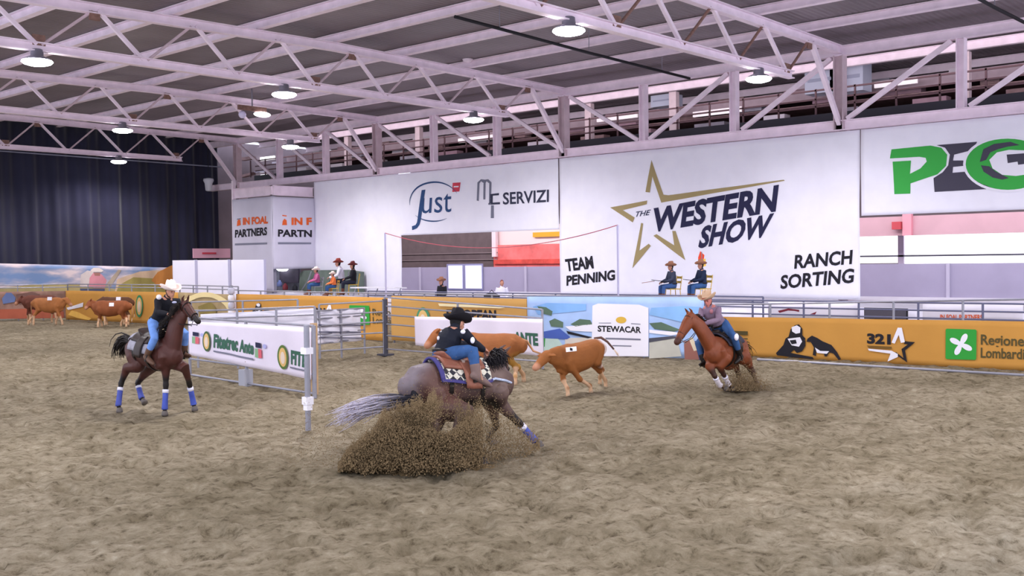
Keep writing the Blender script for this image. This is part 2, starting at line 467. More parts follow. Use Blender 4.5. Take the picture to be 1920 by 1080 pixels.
# trusses across the hall
BJ = [30.2-2.98*k for k in range(11)]
TJ = [31.7-2.98*k for k in range(11)]
tn = ['nearest truss, overhead beyond the right edge', 'white lattice roof truss at the upper right carrying two lamps', 'long white roof truss running from upper left edge with three lamps',
      'second white roof truss from the left top, two lamps under it', 'last white roof truss, just before the black curtain']
for i, y in enumerate(YT):
    if i == 0: continue
    t = thing('roof_truss', tn[i], 'truss', (GX, y, 9.6), 'trusses across the hall')
    mb = MB(); xs2 = [GX, 28, 22, 16, 10, 4, 0]
    for a, b_ in zip(xs2[:-1], xs2[1:]): mb.ibeam((a, y, roof_z(a)-.02), (b_, y, roof_z(b_)-.02), .22, .28)
    mb.build('top_chord', M_STEEL, t)
    mb = MB(); mb.ibeam((30.5, y, 8.32), (0, y, 8.32), .22, .24); mb.build('bottom_chord', M_STEEL, t)
    for xb, xt in zip(BJ, TJ):
        MB().tube((xb+.05, y, 8.38), (xt-.05, y, roof_z(xt)-.1), .042).build('diagonal', M_RUST if i == 1 else M_STEELB, t)
        MB().beam((xb-.08, y, 8.38), (xt-3.0+.12, y, roof_z(xt)-.1), .10, .10).build('diagonal', M_STEEL, t)
    MB().beam((31.9, y, roof_z(32)-.1), (GX-.05, y, 7.1), .14, .16).build('knee_brace', M_STEEL, t)
    for k in (0, 3, 6):
        MB().box((BJ[k]-.02, y, 8.5), .34, .05, .28).build('gusset', M_RUST, t)
        MB().box((TJ[k], y-.02, roof_z(TJ[k])-.22), .3, .05, .24).build('gusset', M_RUST, t)

# edge girder above the banners
t = thing('lattice_girder', 'long pinkish-white lattice girder spanning above the white banners', 'girder', (GX, 51.1, 7.05))
MB().ibeam((GX, 54.0, 9.55), (GX, 3.6, 9.55), .24, .34).build('top_chord', M_STEEL, t)
MB().ibeam((GX, 54.0, 7.05), (GX, 3.6, 7.05), .26, .34).build('bottom_chord', M_STEEL, t)
for i in range(1, 5):
    MB().ibeam((GX, YT[i], 6.9), (GX, YT[i], 9.4), .34, .34).build('main_post', M_STEELB, t)
    for k in (1, 2):
        y = YT[i]-3.98*k
        if y > 4: MB().ibeam((GX, y, 7.2), (GX, y, 9.4), .28, .26).build('post', M_STEEL, t)
yy = [YT[1]-3.98*2, YT[1]-3.98]+[YT[1]+3.975*k for k in range(10)]
for a, b_ in zip(yy[:-1], yy[1:]):
    if a < 18.5: p, q = (GX, b_-.25, 7.25), (GX, a+.3, 9.35)          # rising to the right
    elif a < 19.5 or a < 22: p, q = (GX, b_-.2, 7.25), (GX, a+.3, 9.35)
    else: p, q = (GX, b_-.25, 9.35), (GX, a+.3, 7.25)
    MB().beam(p, q, .13, .15).build('diagonal', M_STEEL, t)

# columns that stand behind the banners and carry the girder
for i, nm in ((1, 'behind the right edge of the star banner'), (2, 'behind the left edge of the star banner'), (3, 'behind the plain white banner'), (4, 'at the corner by the curtain')):
    tag(MB().ibeam((GX+.35, YT[i], 0), (GX+.35, YT[i], 6.9), .36, .36).build('steel_column', M_STEELB, origin=(GX+.35, YT[i], 0)),
        'steel column carrying the girder, ' + nm, 'column', 'girder columns')

# thin conduits under the roof
for (a, b_), lb in ((((20.9, 20.7, 9.42), (33.6, 21.1, 9.3)), 'thin black conduit hanging under the roof between two trusses'),
                    (((26.5, 9.35, 9.4), (33.8, 9.2, 9.3)), 'thin black conduit under the roof at the top right corner')):
    t = thing('conduit', lb, 'conduit', a)
    MB().path([a, ((V(a)+V(b_))/2 - V((0, 0, .03))), b_], .05).build('tube', M_BLACK, t)
    for f in (.15, .5, .85):
        q = V(a).lerp(V(b_), f); MB().tube(q, (q.x, q.y, roof_z(q.x)+.45), .012).build('hanger', M_LAMPB, t)

# high-bay lamps under the bottom chords

M_GLOW = mat('lamp_glow', '#ffffff', .5, emit=(.93, .97, 1.0), estr=30)
def lamp(x, y, z, label, power=LAMP_POWER, s=1.0):
    t = thing('high_bay_lamp', label, 'lamp', (x, y, z), 'high bay lamps under the trusses')
    MB().path([(x, y, z+.22), (x, y, 8.22)], .03).build('hanger', M_LAMPB, t)
    MB().lathe((x, y, z), [(.12*s, .30), (.15*s, .28), (.16*s, .12), (.30*s, .06), (.36*s, .01)], 20).build('housing', M_LAMPB, t, smooth=True)
    MB().lathe((x, y, z), [(.20*s, .055), (.37*s, .0), (.385*s, -.035), (.33*s, -.085), (.18*s, -.125), (.02, -.14)], 24).build('lens', M_GLOW, t, smooth=True)
    l = bpy.data.lights.new('lamp_light', 'SPOT'); l.energy = power*1.0; l.spot_size = math.radians(165); l.spot_blend = .6
    l.shadow_soft_size = .35; l.color = LAMP_COL
    o = bpy.data.objects.new('lamp_light', l); COL.objects.link(o); o.location = (0, 0, -.2); o.parent = t
LP = [(12.25, YT[2], 7.96, 'white glowing lamp under the truss at far upper left'), (20.0, YT[2], 7.96, 'round glowing lamp right of centre-left under the first long truss'),
      (28.6, YT[2], 7.96, 'glowing lamp above the round blue logo banner'),
      (20.8, YT[3], 7.98, 'glowing lamp under the second truss above the black curtain'), (28.85, YT[3], 7.92, 'glowing lamp just above the partners banner box'),
      (26.9, YT[4], 7.99, 'farthest lamp, low in front of the black curtain'),
      (19.35, YT[1], 8.0, 'large glowing lamp at the top centre under the right truss'), (28.4, YT[1], 7.97, 'glowing lamp above the star banner at the girder')]
for a in LP: lamp(*a)
for x, y, ll in ((12.2, YT[1], 'left under the right-hand truss'), (12.5, YT[3], 'left under the second truss'), (4, YT[1], 'far left under the right-hand truss'), (4, YT[2], 'far left under the first long truss'), (4, YT[0], 'far left under the overhead truss'), (12.2, YT[0], 'left under the overhead truss'), (20, YT[0], 'in the middle under the overhead truss'), (28.5, YT[0], 'by the wall under the overhead truss'), (18.5, YT[4], 'left under the last truss')):
    lamp(x, y, 7.96, 'lamp out of the picture, %s' % ll)
tl = thing('floodlight', 'small twin floodlight under the roof, left of the girder lamps', 'floodlight', (26.7, 38.2, 9.05))
MB().ell((26.7, 38.2, 9.05), .42, .2, .12).build('reflector', mat('flood_glow', '#fff4ff', .5, emit=(1, .92, 1), estr=5), tl, smooth=True)
MB().ell((25.7, 38.2, 8.95), .16, .16, .16).build('bulb', mat('flood_bulb', '#e6e0ff', .4), tl, smooth=True)
MB().box((26.2, 38.2, 9.25), 1.4, .1, .2).build('bracket', M_RUST, tl)
MB().tube((26.2, 38.2, 9.3), (26.2, 38.2, 10.1), .03).build('hanger', M_LAMPB, tl)
# small beacon on the truss and round speaker by the curtain
p = onY(877, 116, 27.2)
tl = thing('beacon', 'small whitish siren on top of the first truss', 'siren', tuple(p))
MB().ell(p+V((0, 0, .1)), .2, .2, .14).build('base', M_STEEL, tl, smooth=True); MB().ell(p+V((-.1, 0, .32)), .12, .12, .12).build('dome', mat('beacon_dome', '#d8c8cc', .4), tl, smooth=True)
MB().box(p+V((.2, 0, .2)), .22, .2, .2).build('bracket', M_RUST, tl)
p = onY(391, 347, 53.0)
tl = thing('hanging_speaker', 'white round speaker hanging in front of the black curtain', 'speaker', tuple(p))
MB().lathe(p, [(.1, -.35), (.18, -.3), (.22, .1), (.3, .25), (.28, .36), (.1, .4)], 16).build('cabinet', mat('speaker_white', '#d6d6e0', .5), tl, smooth=True)
MB().tube(p+V((0, 0, .4)), (p.x, p.y, 9.95), .02).build('cord', M_BLACK, tl)
# thin pipe of stage wires before the curtain
p1, p2 = onY(0, 283, 53.2), onY(425, 314, 53.2)
tag(MB().path([p1, p2], .035).build('ceiling_wire', mat('wire_grey', '#8f92a6', .5), origin=p1), 'thin grey wire strung across the front of the black curtain', 'wire')

# black curtain
def curtain():
    t = thing('stage_curtain', 'tall black pleated curtain closing the far end', 'curtain', (14, 54.0, 0))
    vs = []; fs = []; nx = 420; nz = 8; x0, x1 = 10.0, 34.6
    for j in range(nz+1):
        z = 0.2+(10.05-.2)*j/nz
        for i in range(nx+1):
            x = x0+(x1-x0)*i/nx
            y = 54.0+.10*math.sin(x*4.2+.5*math.sin(x*1.3))+.05*math.sin(x*11+z*.2)
            vs.append((x, y, z))
    for j in range(nz):
        for i in range(nx):
            a = j*(nx+1)+i; fs.append((a, a+1, a+nx+2, a+nx+1))
    link_mesh('fabric', vs, fs, mat('black_velvet', '#23233a', .85, .12, .8, sheen=.3), t, smooth=True).modifiers.new('s', 'SOLIDIFY').thickness = .01
    MB().tube((x0, 54.0, 10.06), (x1, 54.0, 10.06), .05).build('curtain_rail', M_DARK, t)
curtain()

# ---------------------------------------------------------------- white wall banners, hung from the girder
BZ0, BZ1 = 1.16, 6.84
C_BAN = '#f6f4ff'
yL, yM, yR = 44.12, 27.66, 14.70
xw = GX-.05
hole = lambda u, v: u > (yL-37.42) and v < (3.90-BZ0)
b1 = Banner('wall_banner', 'white banner with round blue logo and two grey letters, cut out over an opening', 'banner', (xw, yL, BZ0), (xw, yM+.05, BZ0), (xw, yL, BZ1), C_BAN, amp=.02, wl=2.2, nx=108, ny=56, hole=None, mname='banner_white', group='white wall banners')
b1.cloth.data  # carve the opening exactly
import bmesh
def carve(b, u0, v1):
    bm = bmesh.new(); bm.from_mesh(b.cloth.data)
    org = world_org(b.t)
    dl = []
    for f in bm.faces:
        c = f.calc_center_median()+org-b.bl
        if c.dot(b.u) > u0 and c.dot(b.vd) < v1: dl.append(f)
    bmesh.ops.delete(bm, geom=dl, context='FACES'); bm.to_mesh(b.cloth.data); bm.free()
carve(b1, yL-37.4, 3.87-BZ0)
M_LOGOB = mat('logo_blue', '#33507e', .8)
M_GREYL = mat('logo_grey', '#7d7e90', .8)
M_DKL = mat('logo_dark', '#3a3c50', .8)
b1.text('J', (774, 413), (790, 411), (782, 358), M_LOGOB, .0)
b1.text('ust', (791, 400), (846, 397), (793, 366), M_LOGOB, .0)
b1.ring((815, 378), 47, 38, 3.2, M_LOGOB, 'swoosh', 25, 190, w2=.4)
b1.ring((812, 379), 44, 37, 2.4, M_LOGOB, 'swoosh', 222, 305, w2=.4)
b1.poly([(850, 343), (864, 342), (862, 359), (849, 360)], M_RED, 'red_square')
b1.poly([(852, 349), (861, 348.6), (860.7, 351), (851.8, 351.5)], M_WHITE, 'square_bar', .02)
for q in ([(894, 376), (895, 342), (902, 336), (910, 337), (916, 336), (922, 342), (922, 384), (918, 384), (918, 344), (913, 340), (911, 343), (911, 374), (907, 374), (907, 343), (902, 340), (899, 344), (898, 377)],):
    b1.poly(q, M_GREYL, 'monogram', sub_=1)
b1.poly([(920, 364), (936, 362), (936, 366), (925, 367), (925, 380), (938, 379), (938, 383), (917, 384), (917, 381), (920, 380)], M_DKL, 'monogram', sub_=1)
b1.poly([(922, 385), (927, 385), (927, 409), (921, 409)], M_GREYL, 'monogram', sub_=1)
b1.text('SERVIZI', (943, 383), (1029, 378), (943, 361), M_DKL, .02)

b2 = Banner('wall_banner', 'big white banner with gold star, fancy lettering and event names', 'banner', (xw, yM, BZ0), (xw, yR+.03, BZ0), (xw, yM, BZ1), C_BAN, amp=.02, wl=2.6, nx=90, ny=30, mname='banner_white', group='white wall banners')
# gold star strokes traced on the cloth
b2.poly([(1211, 360), (1222, 300), (1244, 365), (1253, 366), (1470, 337), (1472, 339), (1250, 378), (1240, 380), (1224, 331), (1219, 361)], M_GOLD, 'star')
b2.poly([(1145, 389), (1214, 376), (1213, 383), (1168, 394), (1190, 408), (1186, 417)], M_GOLD, 'star')
b2.poly([(1202, 418), (1206, 419), (1199, 470), (1217, 457), (1221, 461), (1186, 503)], M_GOLD, 'star')
b2.poly([(1226, 442), (1232, 439), (1265, 460), (1261, 433), (1267, 433), (1285, 488)], M_GOLD, 'star')
b2.text('THE', (1189, 407), (1217, 403), (1193, 397), M_NAVY, .01)
b2.text('WESTERN', (1221, 434), (1455, 394), (1226, 390), M_NAVY, .04)
b2.text('SHOW', (1308, 464), (1441, 441), (1318, 424), M_NAVY, .04)
b2.text('TEAM', (1063, 508), (1113, 502), (1060, 486), M_BLKP, .04)
b2.text('PENNING', (1063, 535), (1154, 524), (1063, 517), M_BLKP, .04)
b2.text('RANCH', (1490, 503), (1597, 494), (1492, 478), M_BLKP, .03)
b2.text('SORTING', (1463, 541), (1600, 529), (1465, 516), M_BLKP, .03)

b3 = Banner('wall_banner', 'white banner at the right with large green and grey letters', 'banner', (xw, yR-.02, 3.97), (xw, 5.5, 3.97), (xw, yR-.02, BZ1), C_BAN, amp=.02, wl=2.0, nx=60, ny=20, mname='banner_white', group='white wall banners')
G2 = mat('bright_green_print', '#3fae4c', .8); DG = mat('charcoal_print', '#4a4756', .8)
b3.poly([(1671, 280), (1745, 273), (1765, 277), (1776, 290), (1774, 311), (1758, 327), (1707, 344), (1707, 363), (1677, 364), (1673, 303), (1708, 301), (1706, 326), (1726, 316), (1738, 303), (1736, 296), (1724, 294), (1668, 297)], G2, 'big_letter')
b3.poly([(1756, 272), (1833, 266), (1826, 281), (1789, 290), (1787, 301), (1808, 301), (1808, 311), (1787, 313), (1786, 324), (1809, 322), (1823, 337), (1860, 352), (1858, 354), (1753, 360), (1751, 334), (1768, 323), (1778, 310), (1781, 290), (1772, 277)], DG, 'big_letter')
b3.oval((1890, 308), 80, 49, G2, 'round_letter', .012, n=40)
b3.ring((1890, 308), 84, 53, 5, M_WHITE, 'white_rim', 0, 360)
b3.poly([(1856, 300), (1870, 286), (1892, 281), (1925, 282), (1925, 327), (1905, 330), (1880, 328), (1862, 316)], M_WHITE, 'letter_gap', .018)
b3.poly([(1888, 290), (1925, 287), (1925, 307), (1909, 309), (1908, 303), (1890, 306)], DG, 'letter_bar', .022)
b3.poly([(1838, 304), (1845, 280), (1865, 270), (1895, 266), (1912, 272), (1890, 275), (1872, 280), (1858, 286), (1850, 300)], DG, 'horse_silhouette', .02)
b3.poly([(1840, 310), (1856, 312), (1868, 322), (1892, 334), (1880, 337), (1862, 333), (1845, 322)], DG, 'horse_silhouette', .02)

# partners banner box at the corner
cL = (31.33, 47.66); cC = (31.33, 44.1); cR = (34.0, 44.1)
C_GREYB = '#cfcbdc'
for nm, a, b_, lab in (('corner_banner', cL, cC, 'grey-white partners banner on the left face of the corner box'), ('corner_banner', cC, cR, 'grey-white partners banner on the right face of the corner box, cut short')):
    B = Banner(nm, lab, 'banner', (a[0], a[1], 2.35 if b_ is cR else 1.2), (b_[0], b_[1], 2.35 if b_ is cR else 1.2), (a[0], a[1], 6.0), C_GREYB, amp=.012, wl=1.2, nx=24, ny=24, mname='banner_grey', group='corner box banners')
    if b_ is cC:
        B.text('IN FOAL', (456, 421), (503, 418), (456, 408), M_ORG, .05); B.text('PARTNERS', (441, 445), (501, 440), (441, 431), M_BLKP, .04)
        B.poly([(441, 456.5), (501, 454.5), (501, 458), (441, 460)], M_GREYL, 'small_print'); B.poly([(444, 424), (452, 422), (451, 413), (448, 411), (445, 414)], M_ORG, 'flame')
        B.poly([(444, 410), (452, 409), (452, 411), (444, 412)], M_GREYL, 'small_print')
    else:
        B.text('IN F', (546, 421), (584, 421), (546, 408), M_ORG, .05); B.text('PARTN', (521, 443), (584, 444), (521, 430), M_BLKP, .04)
        B.poly([(521, 454), (583, 454.5), (583, 458), (521, 458)], M_GREYL, 'small_print'); B.poly([(529, 422), (538, 422), (537, 413), (533, 410), (530, 414)], M_ORG, 'flame')
        B.poly([(529, 403), (537, 404), (537, 406), (529, 405)], M_ORG, 'small_print')
t = thing('corner_box_frame', 'steel beam frame on top of the corner banner box', 'frame', (31.4, 44.2, 6.0))
mb = MB().ibeam((31.5, 47.7, 6.32), (31.5, 44.15, 6.32), .2, .5); mb.build('beam', M_STEEL, t)
MB().ibeam((31.4, 44.3, 6.32), (34.0, 44.3, 6.32), .2, .5).build('beam', M_STEEL, t)
MB().box((31.52, 44.32, 3.05), .16, .16, 6.0).build('corner_post', mat('corner_post_grey', '#8c8a9a', .6), t)
MB().box((31.5, 47.75, 3.5), .16, .16, 7).build('corner_post', M_STEEL, t)

# ---------------------------------------------------------------- raised deck along the wall
t = thing('raised_deck', 'long raised deck with white cloth front behind the arena fence', 'deck', (29.5, 30, 0))
M_SKIRT = mat('deck_skirt', '#e4e2f2', .8, .05, 2, bump=.2, bscale=3)
MB().box((33.9, 24, 1.08), 8.7, 41, .08).build('deck_floor', mat('deck_floor', '#b8b6c4', .7, .06, 3), t)
vs = []; fs = []; n = 400
for i in range(n+1):
    y = 3.6+(44.4-3.6)*i/n; d = .035*math.sin(y*7)+.02*math.sin(y*17)
    vs += [(29.5+d*1.4, y, -.05), (29.5+d*.3, y, 1.12)]
for i in range(n): fs.append((2*i, 2*i+1, 2*i+3, 2*i+2))
link_mesh('skirt_cloth', vs, fs, M_SKIRT, t, smooth=True).modifiers.new('s', 'SOLIDIFY').thickness = .01
# things at the deck's edge on the right: black monitor, sponsor strips, rail
t = thing('flat_monitor', 'black flat monitor at the deck edge behind the orange banner', 'monitor', (29.2, 12, .6))
q = [onX(1621, 577, 29.25), onX(1702, 577, 29.25), onX(1702, 600, 29.25), onX(1621, 600, 29.25)]
MB().box((q[0]+q[2])/2, .06, abs(q[0].y-q[1].y), abs(q[0].z-q[2].z)).build('frame', M_BLACK, t)
MB().box((q[0]+q[2])/2+V((-.04, 0, -.01)), .02, abs(q[0].y-q[1].y)*.96, abs(q[0].z-q[2].z)*.82).build('screen', mat('monitor_screen', '#5c5a68', .25), t)
MB().box((q[2].x, (q[2].y+q[3].y)/2, q[2].z/2), .1, .5, q[2].z).build('stand', M_DARK, t)
b = Banner('sponsor_strip', 'white strip with small orange lettering at the deck edge on the right', 'banner', onX(1730, 603, 29.3), onX(1918, 606, 29.3), onX(1730, 570, 29.3), '#e9e6f5', amp=.01, nx=12, ny=3, mname='banner_strip')
b.text('IN FOAL PARTNERS', (1763, 599), (1842, 601), (1763, 590), M_ORG, .03)
b = Banner('sponsor_strip', 'white strip with small red and dark marks left of the monitor', 'banner', onX(1440, 598, 29.3), onX(1612, 601, 29.3), onX(1440, 566, 29.3), '#e9e6f5', amp=.01, nx=12, ny=3, mname='banner_strip')
b.poly([(1459, 583), (1478, 579), (1499, 582), (1499, 586), (1490, 584), (1478, 583), (1462, 587)], mat('dark_red_print', '#7a2a3a', .8), 'red_mark')
b.poly([(1516, 592), (1531, 586), (1528, 592), (1519, 594)], MATS['dark_red_print'], 'red_mark')

# adjacent hall behind the opening
M_BRN = mat('brown_board', '#6d5f63', .8, .12, 2)
M_LIL = mat('lilac_panel', '#a29cb4', .7, .05, 1)
o = MB().box((50, 22, 5), .2, 64, 10.2).build('wall_right', mat('far_wall', '#8a7c84', .9, .15, .8)); o['kind'] = 'structure'
o = MB().box((42.5, 56, 5), 16, .2, 10.2).build('wall_back', MATS['far_wall']); o['kind'] = 'structure'
t = thing('partition_panel', 'lilac-grey panel wall beyond the openings', 'partition', (38, 24, 1.1))
MB().box((38.2, 22, 1.72), .12, 42, 1.22).build('panel', M_LIL, t)
for y in (40.6, 33.2, 29.5, 13.3): MB().box((38.1, y, 1.72), .06, .12, 1.24).build('panel_joint', mat('joint', '#b9b4c8', .6), t)
t = thing('partition_window', 'white glazed double window in the lilac partition', 'window', onX(840, 540, 38.05))
for (xa, xb) in ((841, 867), (873, 903)):
    q0, q1 = onX(xa, 498, 38.05), onX(xb, 541, 38.05)
    MB().box((q0+q1)/2, .05, abs(q0.y-q1.y), abs(q0.z-q1.z)).build('pane', mat('window_pane', '#e6e6ff', .3, emit=(.85, .87, 1), estr=.35), t)
q0, q1 = onX(838, 495, 38.1), onX(906, 545, 38.1)
MB().box((q0+q1)/2, .05, abs(q0.y-q1.y), abs(q0.z-q1.z)).build('frame', mat('window_frame', '#8c8cae', .5), t)
t = thing('brown_screen', 'dark brown board hanging beyond the left opening', 'board', (41, 38, 2.4))
q0, q1 = onX(700, 430, 41.0), onX(926, 497, 41.0)
MB().box((q0+q1)/2, .1, abs(q0.y-q1.y), 2.6).build('board', M_BRN, t)
for y in (498, ): pass
for pyy in (476, 488): MB().box(((q0+q1)/2).lerp(onX(813, pyy, 40.9), 1), .04, abs(q0.y-q1.y), .05).build('batten', mat('batten', '#8c7c80', .7), t)
t = thing('red_tarpaulin', 'bright red-pink sheeting beyond the left opening', 'tarpaulin', onX(990, 497, 41))
q0, q1 = onX(926, 460, 41.0), onX(1100, 499, 41.0)
MB().box((q0+q1)/2, .06, abs(q0.y-q1.y), abs(q0.z-q1.z)).build('sheet', mat('red_sheet', '#ff7f7e', .7, .25, 1.4), t)
q0, q1 = onX(926, 483, 40.9), onX(1100, 498, 40.9)
MB().box((q0+q1)/2, .06, abs(q0.y-q1.y), abs(q0.z-q1.z)*.5).build('lower_fold', mat('red_sheet_dark', '#e85a52', .7, .3, 2), t)
t = thing('pale_beam', 'pale pink beam with yellow band beyond the left opening', 'beam', onX(990, 440, 41))
q0, q1 = onX(926, 425, 41.2), onX(1100, 459, 41.2)
MB().box((q0+q1)/2, .2, abs(q0.y-q1.y), abs(q0.z-q1.z)).build('beam', mat('pale_pink', '#ffe6e6', .7), t)
q0, q1 = onX(1000, 436, 41.0), onX(1056, 443, 41.0)
MB().box((q0+q1)/2, .1, abs(q0.y-q1.y), abs(q0.z-q1.z)).build('yellow_band', mat('yellow_band', '#f2b23c', .7), t)
MB().box(onX(928, 455, 40.9), .2, .28, 1.5).build('pillar', mat('pillar_pale', '#f6e4ec', .6), t)
# right opening
t = thing('pink_crossbeam', 'wide pink beam over the bright window at the right', 'beam', onX(1760, 420, 41))
MB().box((41.2, 14, 3.80), .4, 14, .75).build('beam', mat('pink_beam', '#d8b0bc', .7, .06, 1), t)
MB().box(onX(1702, 420, 40.9), .2, .35, .9).build('bracket', mat('pink_bracket', '#f2a6b6', .6), t)
MB().box(onX(1682, 423, 40.8), .2, .35, .3).build('red_fitting', mat('red_fitting', '#c8505a', .6), t)
t = thing('daylight_window', 'overexposed white window strip at the right edge', 'window', onX(1800, 460, 43))
M_DAY = mat('daylight_pane', '#ffffff', .4, emit=(1, 1, 1), estr=1.3)
q0, q1 = onX(1696, 430, 42.5), onX(1990, 493, 42.5)
MB().box((q0+q1)/2, .05, abs(q0.y-q1.y), abs(q0.z-q1.z)).build('pane', M_DAY, t)
q0, q1 = onX(1560, 436, 42.5), onX(1683, 493, 42.5)
MB().box((q0+q1)/2, .05, abs(q0.y-q1.y), abs(q0.z-q1.z)).build('pane', M_DAY, t)
MB().box(onX(1690, 462, 42.4), .1, .22, 1.7).build('mullion', mat('mullion', '#c8bcd8', .5), t)
MB().box((42.4, 14, 2.62), .1, 14, .07).build('sill_rail', M_GREYL, t)

ONES = ['first', 'second', 'third', 'fourth', 'fifth', 'sixth', 'seventh', 'eighth', 'ninth']
TEENS = ['tenth', 'eleventh', 'twelfth', 'thirteenth', 'fourteenth', 'fifteenth', 'sixteenth', 'seventeenth', 'eighteenth', 'nineteenth']
ORD = ONES+TEENS
for w_, w0 in (('twenty', 'twentieth'), ('thirty', 'thirtieth'), ('forty', 'fortieth')): ORD += [w0]+[w_+'-'+o_ for o_ in ONES]
# catwalk and clutter beyond the girder
t = thing('catwalk', 'dark catwalk with brown railings beyond the girder', 'catwalk', (37, 28, 7))
MB().box((37.2, 28, 7.65), 1.6, 50, .42).build('deck', M_DARK, t)
M_RAIL = mat('brown_rail', '#5a4248', .7)
for z in (8.15, 8.42, 8.75): MB().box((36.5, 28, z), .06, 50, .06).build('rail', M_RAIL, t)
for k in range(34): MB().box((36.5, 4+k*1.5, 8.3), .06, .06, 1.0).build('railing_post', M_RAIL, t)
for (x, z, lab, nmx) in ((39.5, 9.1, 'pinkish beam above the catwalk, nearest the girder', 0), (44.0, 8.5, 'pinkish beam above the catwalk, farther back', 1)):
    tag(MB().ibeam((x, 54, z), (x, 3, z), .25, .4).build('service_beam', mat('service_beam', '#b8a2ac', .6, .1, 2), origin=(x, 54, z)), lab, 'beam', 'beams over the catwalk')
rnd = random.Random(3)
M_CR = [mat('crate_brown', '#94787a', .8, .2, 4), mat('crate_grey', '#a49eac', .7, .1, 4), mat('crate_pale', '#d6ccd6', .7), mat('crate_rose', '#a48490', .8, .1, 3)]
for k in range(46):
    y = 5+k*1.06; x = 39.72+rnd.random()*.5; s = .4+rnd.random()*.6; z = (8.25, 8.75, 9.2)[k % 3]+.14
    tt = MB(); tt.box((x, y, z), .5, s*1.5, .24); 
    o = tt.build('stored_crate', rnd.choice(M_CR), origin=(x, y, z))
    tag(o, 'stored box on the loft shelves behind the catwalk rails, %s from the right' % ORD[k], 'box', 'stored boxes on the loft racks')
for k, z in enumerate((8.25, 8.75, 9.2)):
    tag(MB().box((42, 28, z-.03), 4.6, 50, .04).build('loft_shelf', M_CR[0], origin=(42, 28, z-.03)), 'brown loft shelf behind the catwalk, %s level' % ['lowest', 'middle', 'top'][k], 'shelf', 'loft shelves')
for k, y in enumerate((8.2, 12.6, 17.2, 24.5, 29.0, 34.6, 40.2, 46.0)):
    tag(MB().box((37.8, y, 8.75), .26, .34, 1.8).build('loft_post', M_STEELB, origin=(37.8, y, 7.85)), 'pale post standing behind the catwalk, %s from the right' % ORD[k], 'post', 'loft posts')
for k, (px, py, w, h) in enumerate(((1545, 152, 1.2, 1.0), (1595, 147, 1.3, 1.1), (1250, 190, 1.1, .5))):
    q = onX(px, py, 38.4)
    tt = thing('air_unit', ['pale grey ventilation box just right of the main post', 'large pale grey ventilation box behind the right diagonal', 'small ventilation box with ring behind the middle of the girder'][k], 'ventilation unit', tuple(q))
    MB().box(q, .8, w, h).build('casing', mat('unit_grey', '#aeb0c4', .5), tt); MB().box(q+V((-.41, 0, 0)), .02, w*.8, h*.12).build('louvre', mat('louvre', '#8e90a6', .5), tt)
for k, (a, b_) in enumerate((((1300, 205), (1390, 215)), ((1640, 160), (1720, 150)), ((470, 300), (515, 296)), ((455, 330), (500, 335)), ((860, 265), (930, 255)), ((1120, 225), (1195, 215)))):
    q0, q1 = onX(*a, 38.9), onX(*b_, 38.9)
    tag(MB().box((q0+q1)/2, .1, abs(q0.y-q1.y), .22).build('skylight_strip', M_DAY if k in (2, 3) else mat('dull_pane', '#e8d8e0', .5, emit=(1, .93, .96), estr=.5), origin=(q0+q1)/2),
        ['bright pane low behind the girder right of centre', 'bright pane behind the catwalk at the right', 'upper bright pane at the corner by the curtain', 'lower bright pane at the corner by the curtain', 'bright pane behind the girder over the round logo', 'bright pane behind the girder left of the star'][k], 'window', 'bright panes in the far wall')
# metallic heap of reflective sheets in the corner bay
rnd = random.Random(11)
for k in range(16):
    q = onX(452+rnd.random()*75, 285+rnd.random()*62, 36.5+rnd.random()*3)
    tag(MB().beam(q+V((0, -.5, rnd.random()*.2)), q+V((0, .6, rnd.random()*.2)), .3, .1+rnd.random()*.1).build('reflective_sheet', mat('slat_shiny', '#d4ccdc', .25, metal=.5) if k % 2 else M_CR[0], origin=q), 'shiny sheet in the cluttered corner bay beside the curtain, %s of the jumble' % ORD[k], 'sheet', 'sheets in the corner bay')
# ---------------------------------------------------------------- backdrops at the far left
b = Banner('landscape_backdrop', 'printed western landscape backdrop with clouds and rider, left of white panels', 'banner', onY(-160, 560, 53.4), onY(325, 560, 53.4), onY(-160, 490, 53.4), '#9fb0cc', amp=.02, nx=60, ny=8)
m = b.m; N = m.node_tree.nodes; L = m.node_tree.links     # printed clouds on the cloth
g_ = N.new('ShaderNodeTexCoord'); mp = N.new('ShaderNodeMapping'); mp.inputs['Scale'].default_value = (.28, .28, 1.0)
nn = N.new('ShaderNodeTexNoise'); nn.inputs['Scale'].default_value = 1.6; nn.inputs['Detail'].default_value = 5
L.new(g_.outputs['Object'], mp.inputs[0]); L.new(mp.outputs[0], nn.inputs['Vector'])
rr = N.new('ShaderNodeValToRGB'); e = rr.color_ramp.elements; e[0].position = .42; e[0].color = (*lin('#7d97c2'), 1); e[1].position = .62; e[1].color = (*lin('#e8d6d8'), 1)
k_ = e.new(.52); k_.color = (*lin('#a9acc4'), 1)
L.new(nn.outputs['Fac'], rr.inputs[0]); L.new(rr.outputs[0], N['Principled BSDF'].inputs['Base Color'])
PM = lambda n, c: mat('print_'+n, c, .85, .12, 1.2)
b.poly([(0, 538), (60, 532), (150, 530), (215, 538), (232, 560), (-150, 560), (-150, 540)], PM('plain', '#b8a878'), 'printed_plain')
b.poly([(220, 520), (262, 505), (325, 500), (325, 560), (212, 560)], PM('rock', '#dcbfa2'), 'printed_rock', .013)
b.poly([(222, 532), (250, 516), (290, 518), (325, 526), (325, 560), (212, 560)], PM('scrub', '#a89a5a'), 'printed_scrub', .015)
b.poly([(284, 522), (296, 506), (312, 498), (325, 492), (325, 542), (300, 534)], PM('mesa', '#d08a48'), 'printed_mesa', .017)
b.poly([(196, 534), (222, 502), (228, 503), (208, 534)], PM('stroke', '#b9a896'), 'printed_pole', .017)
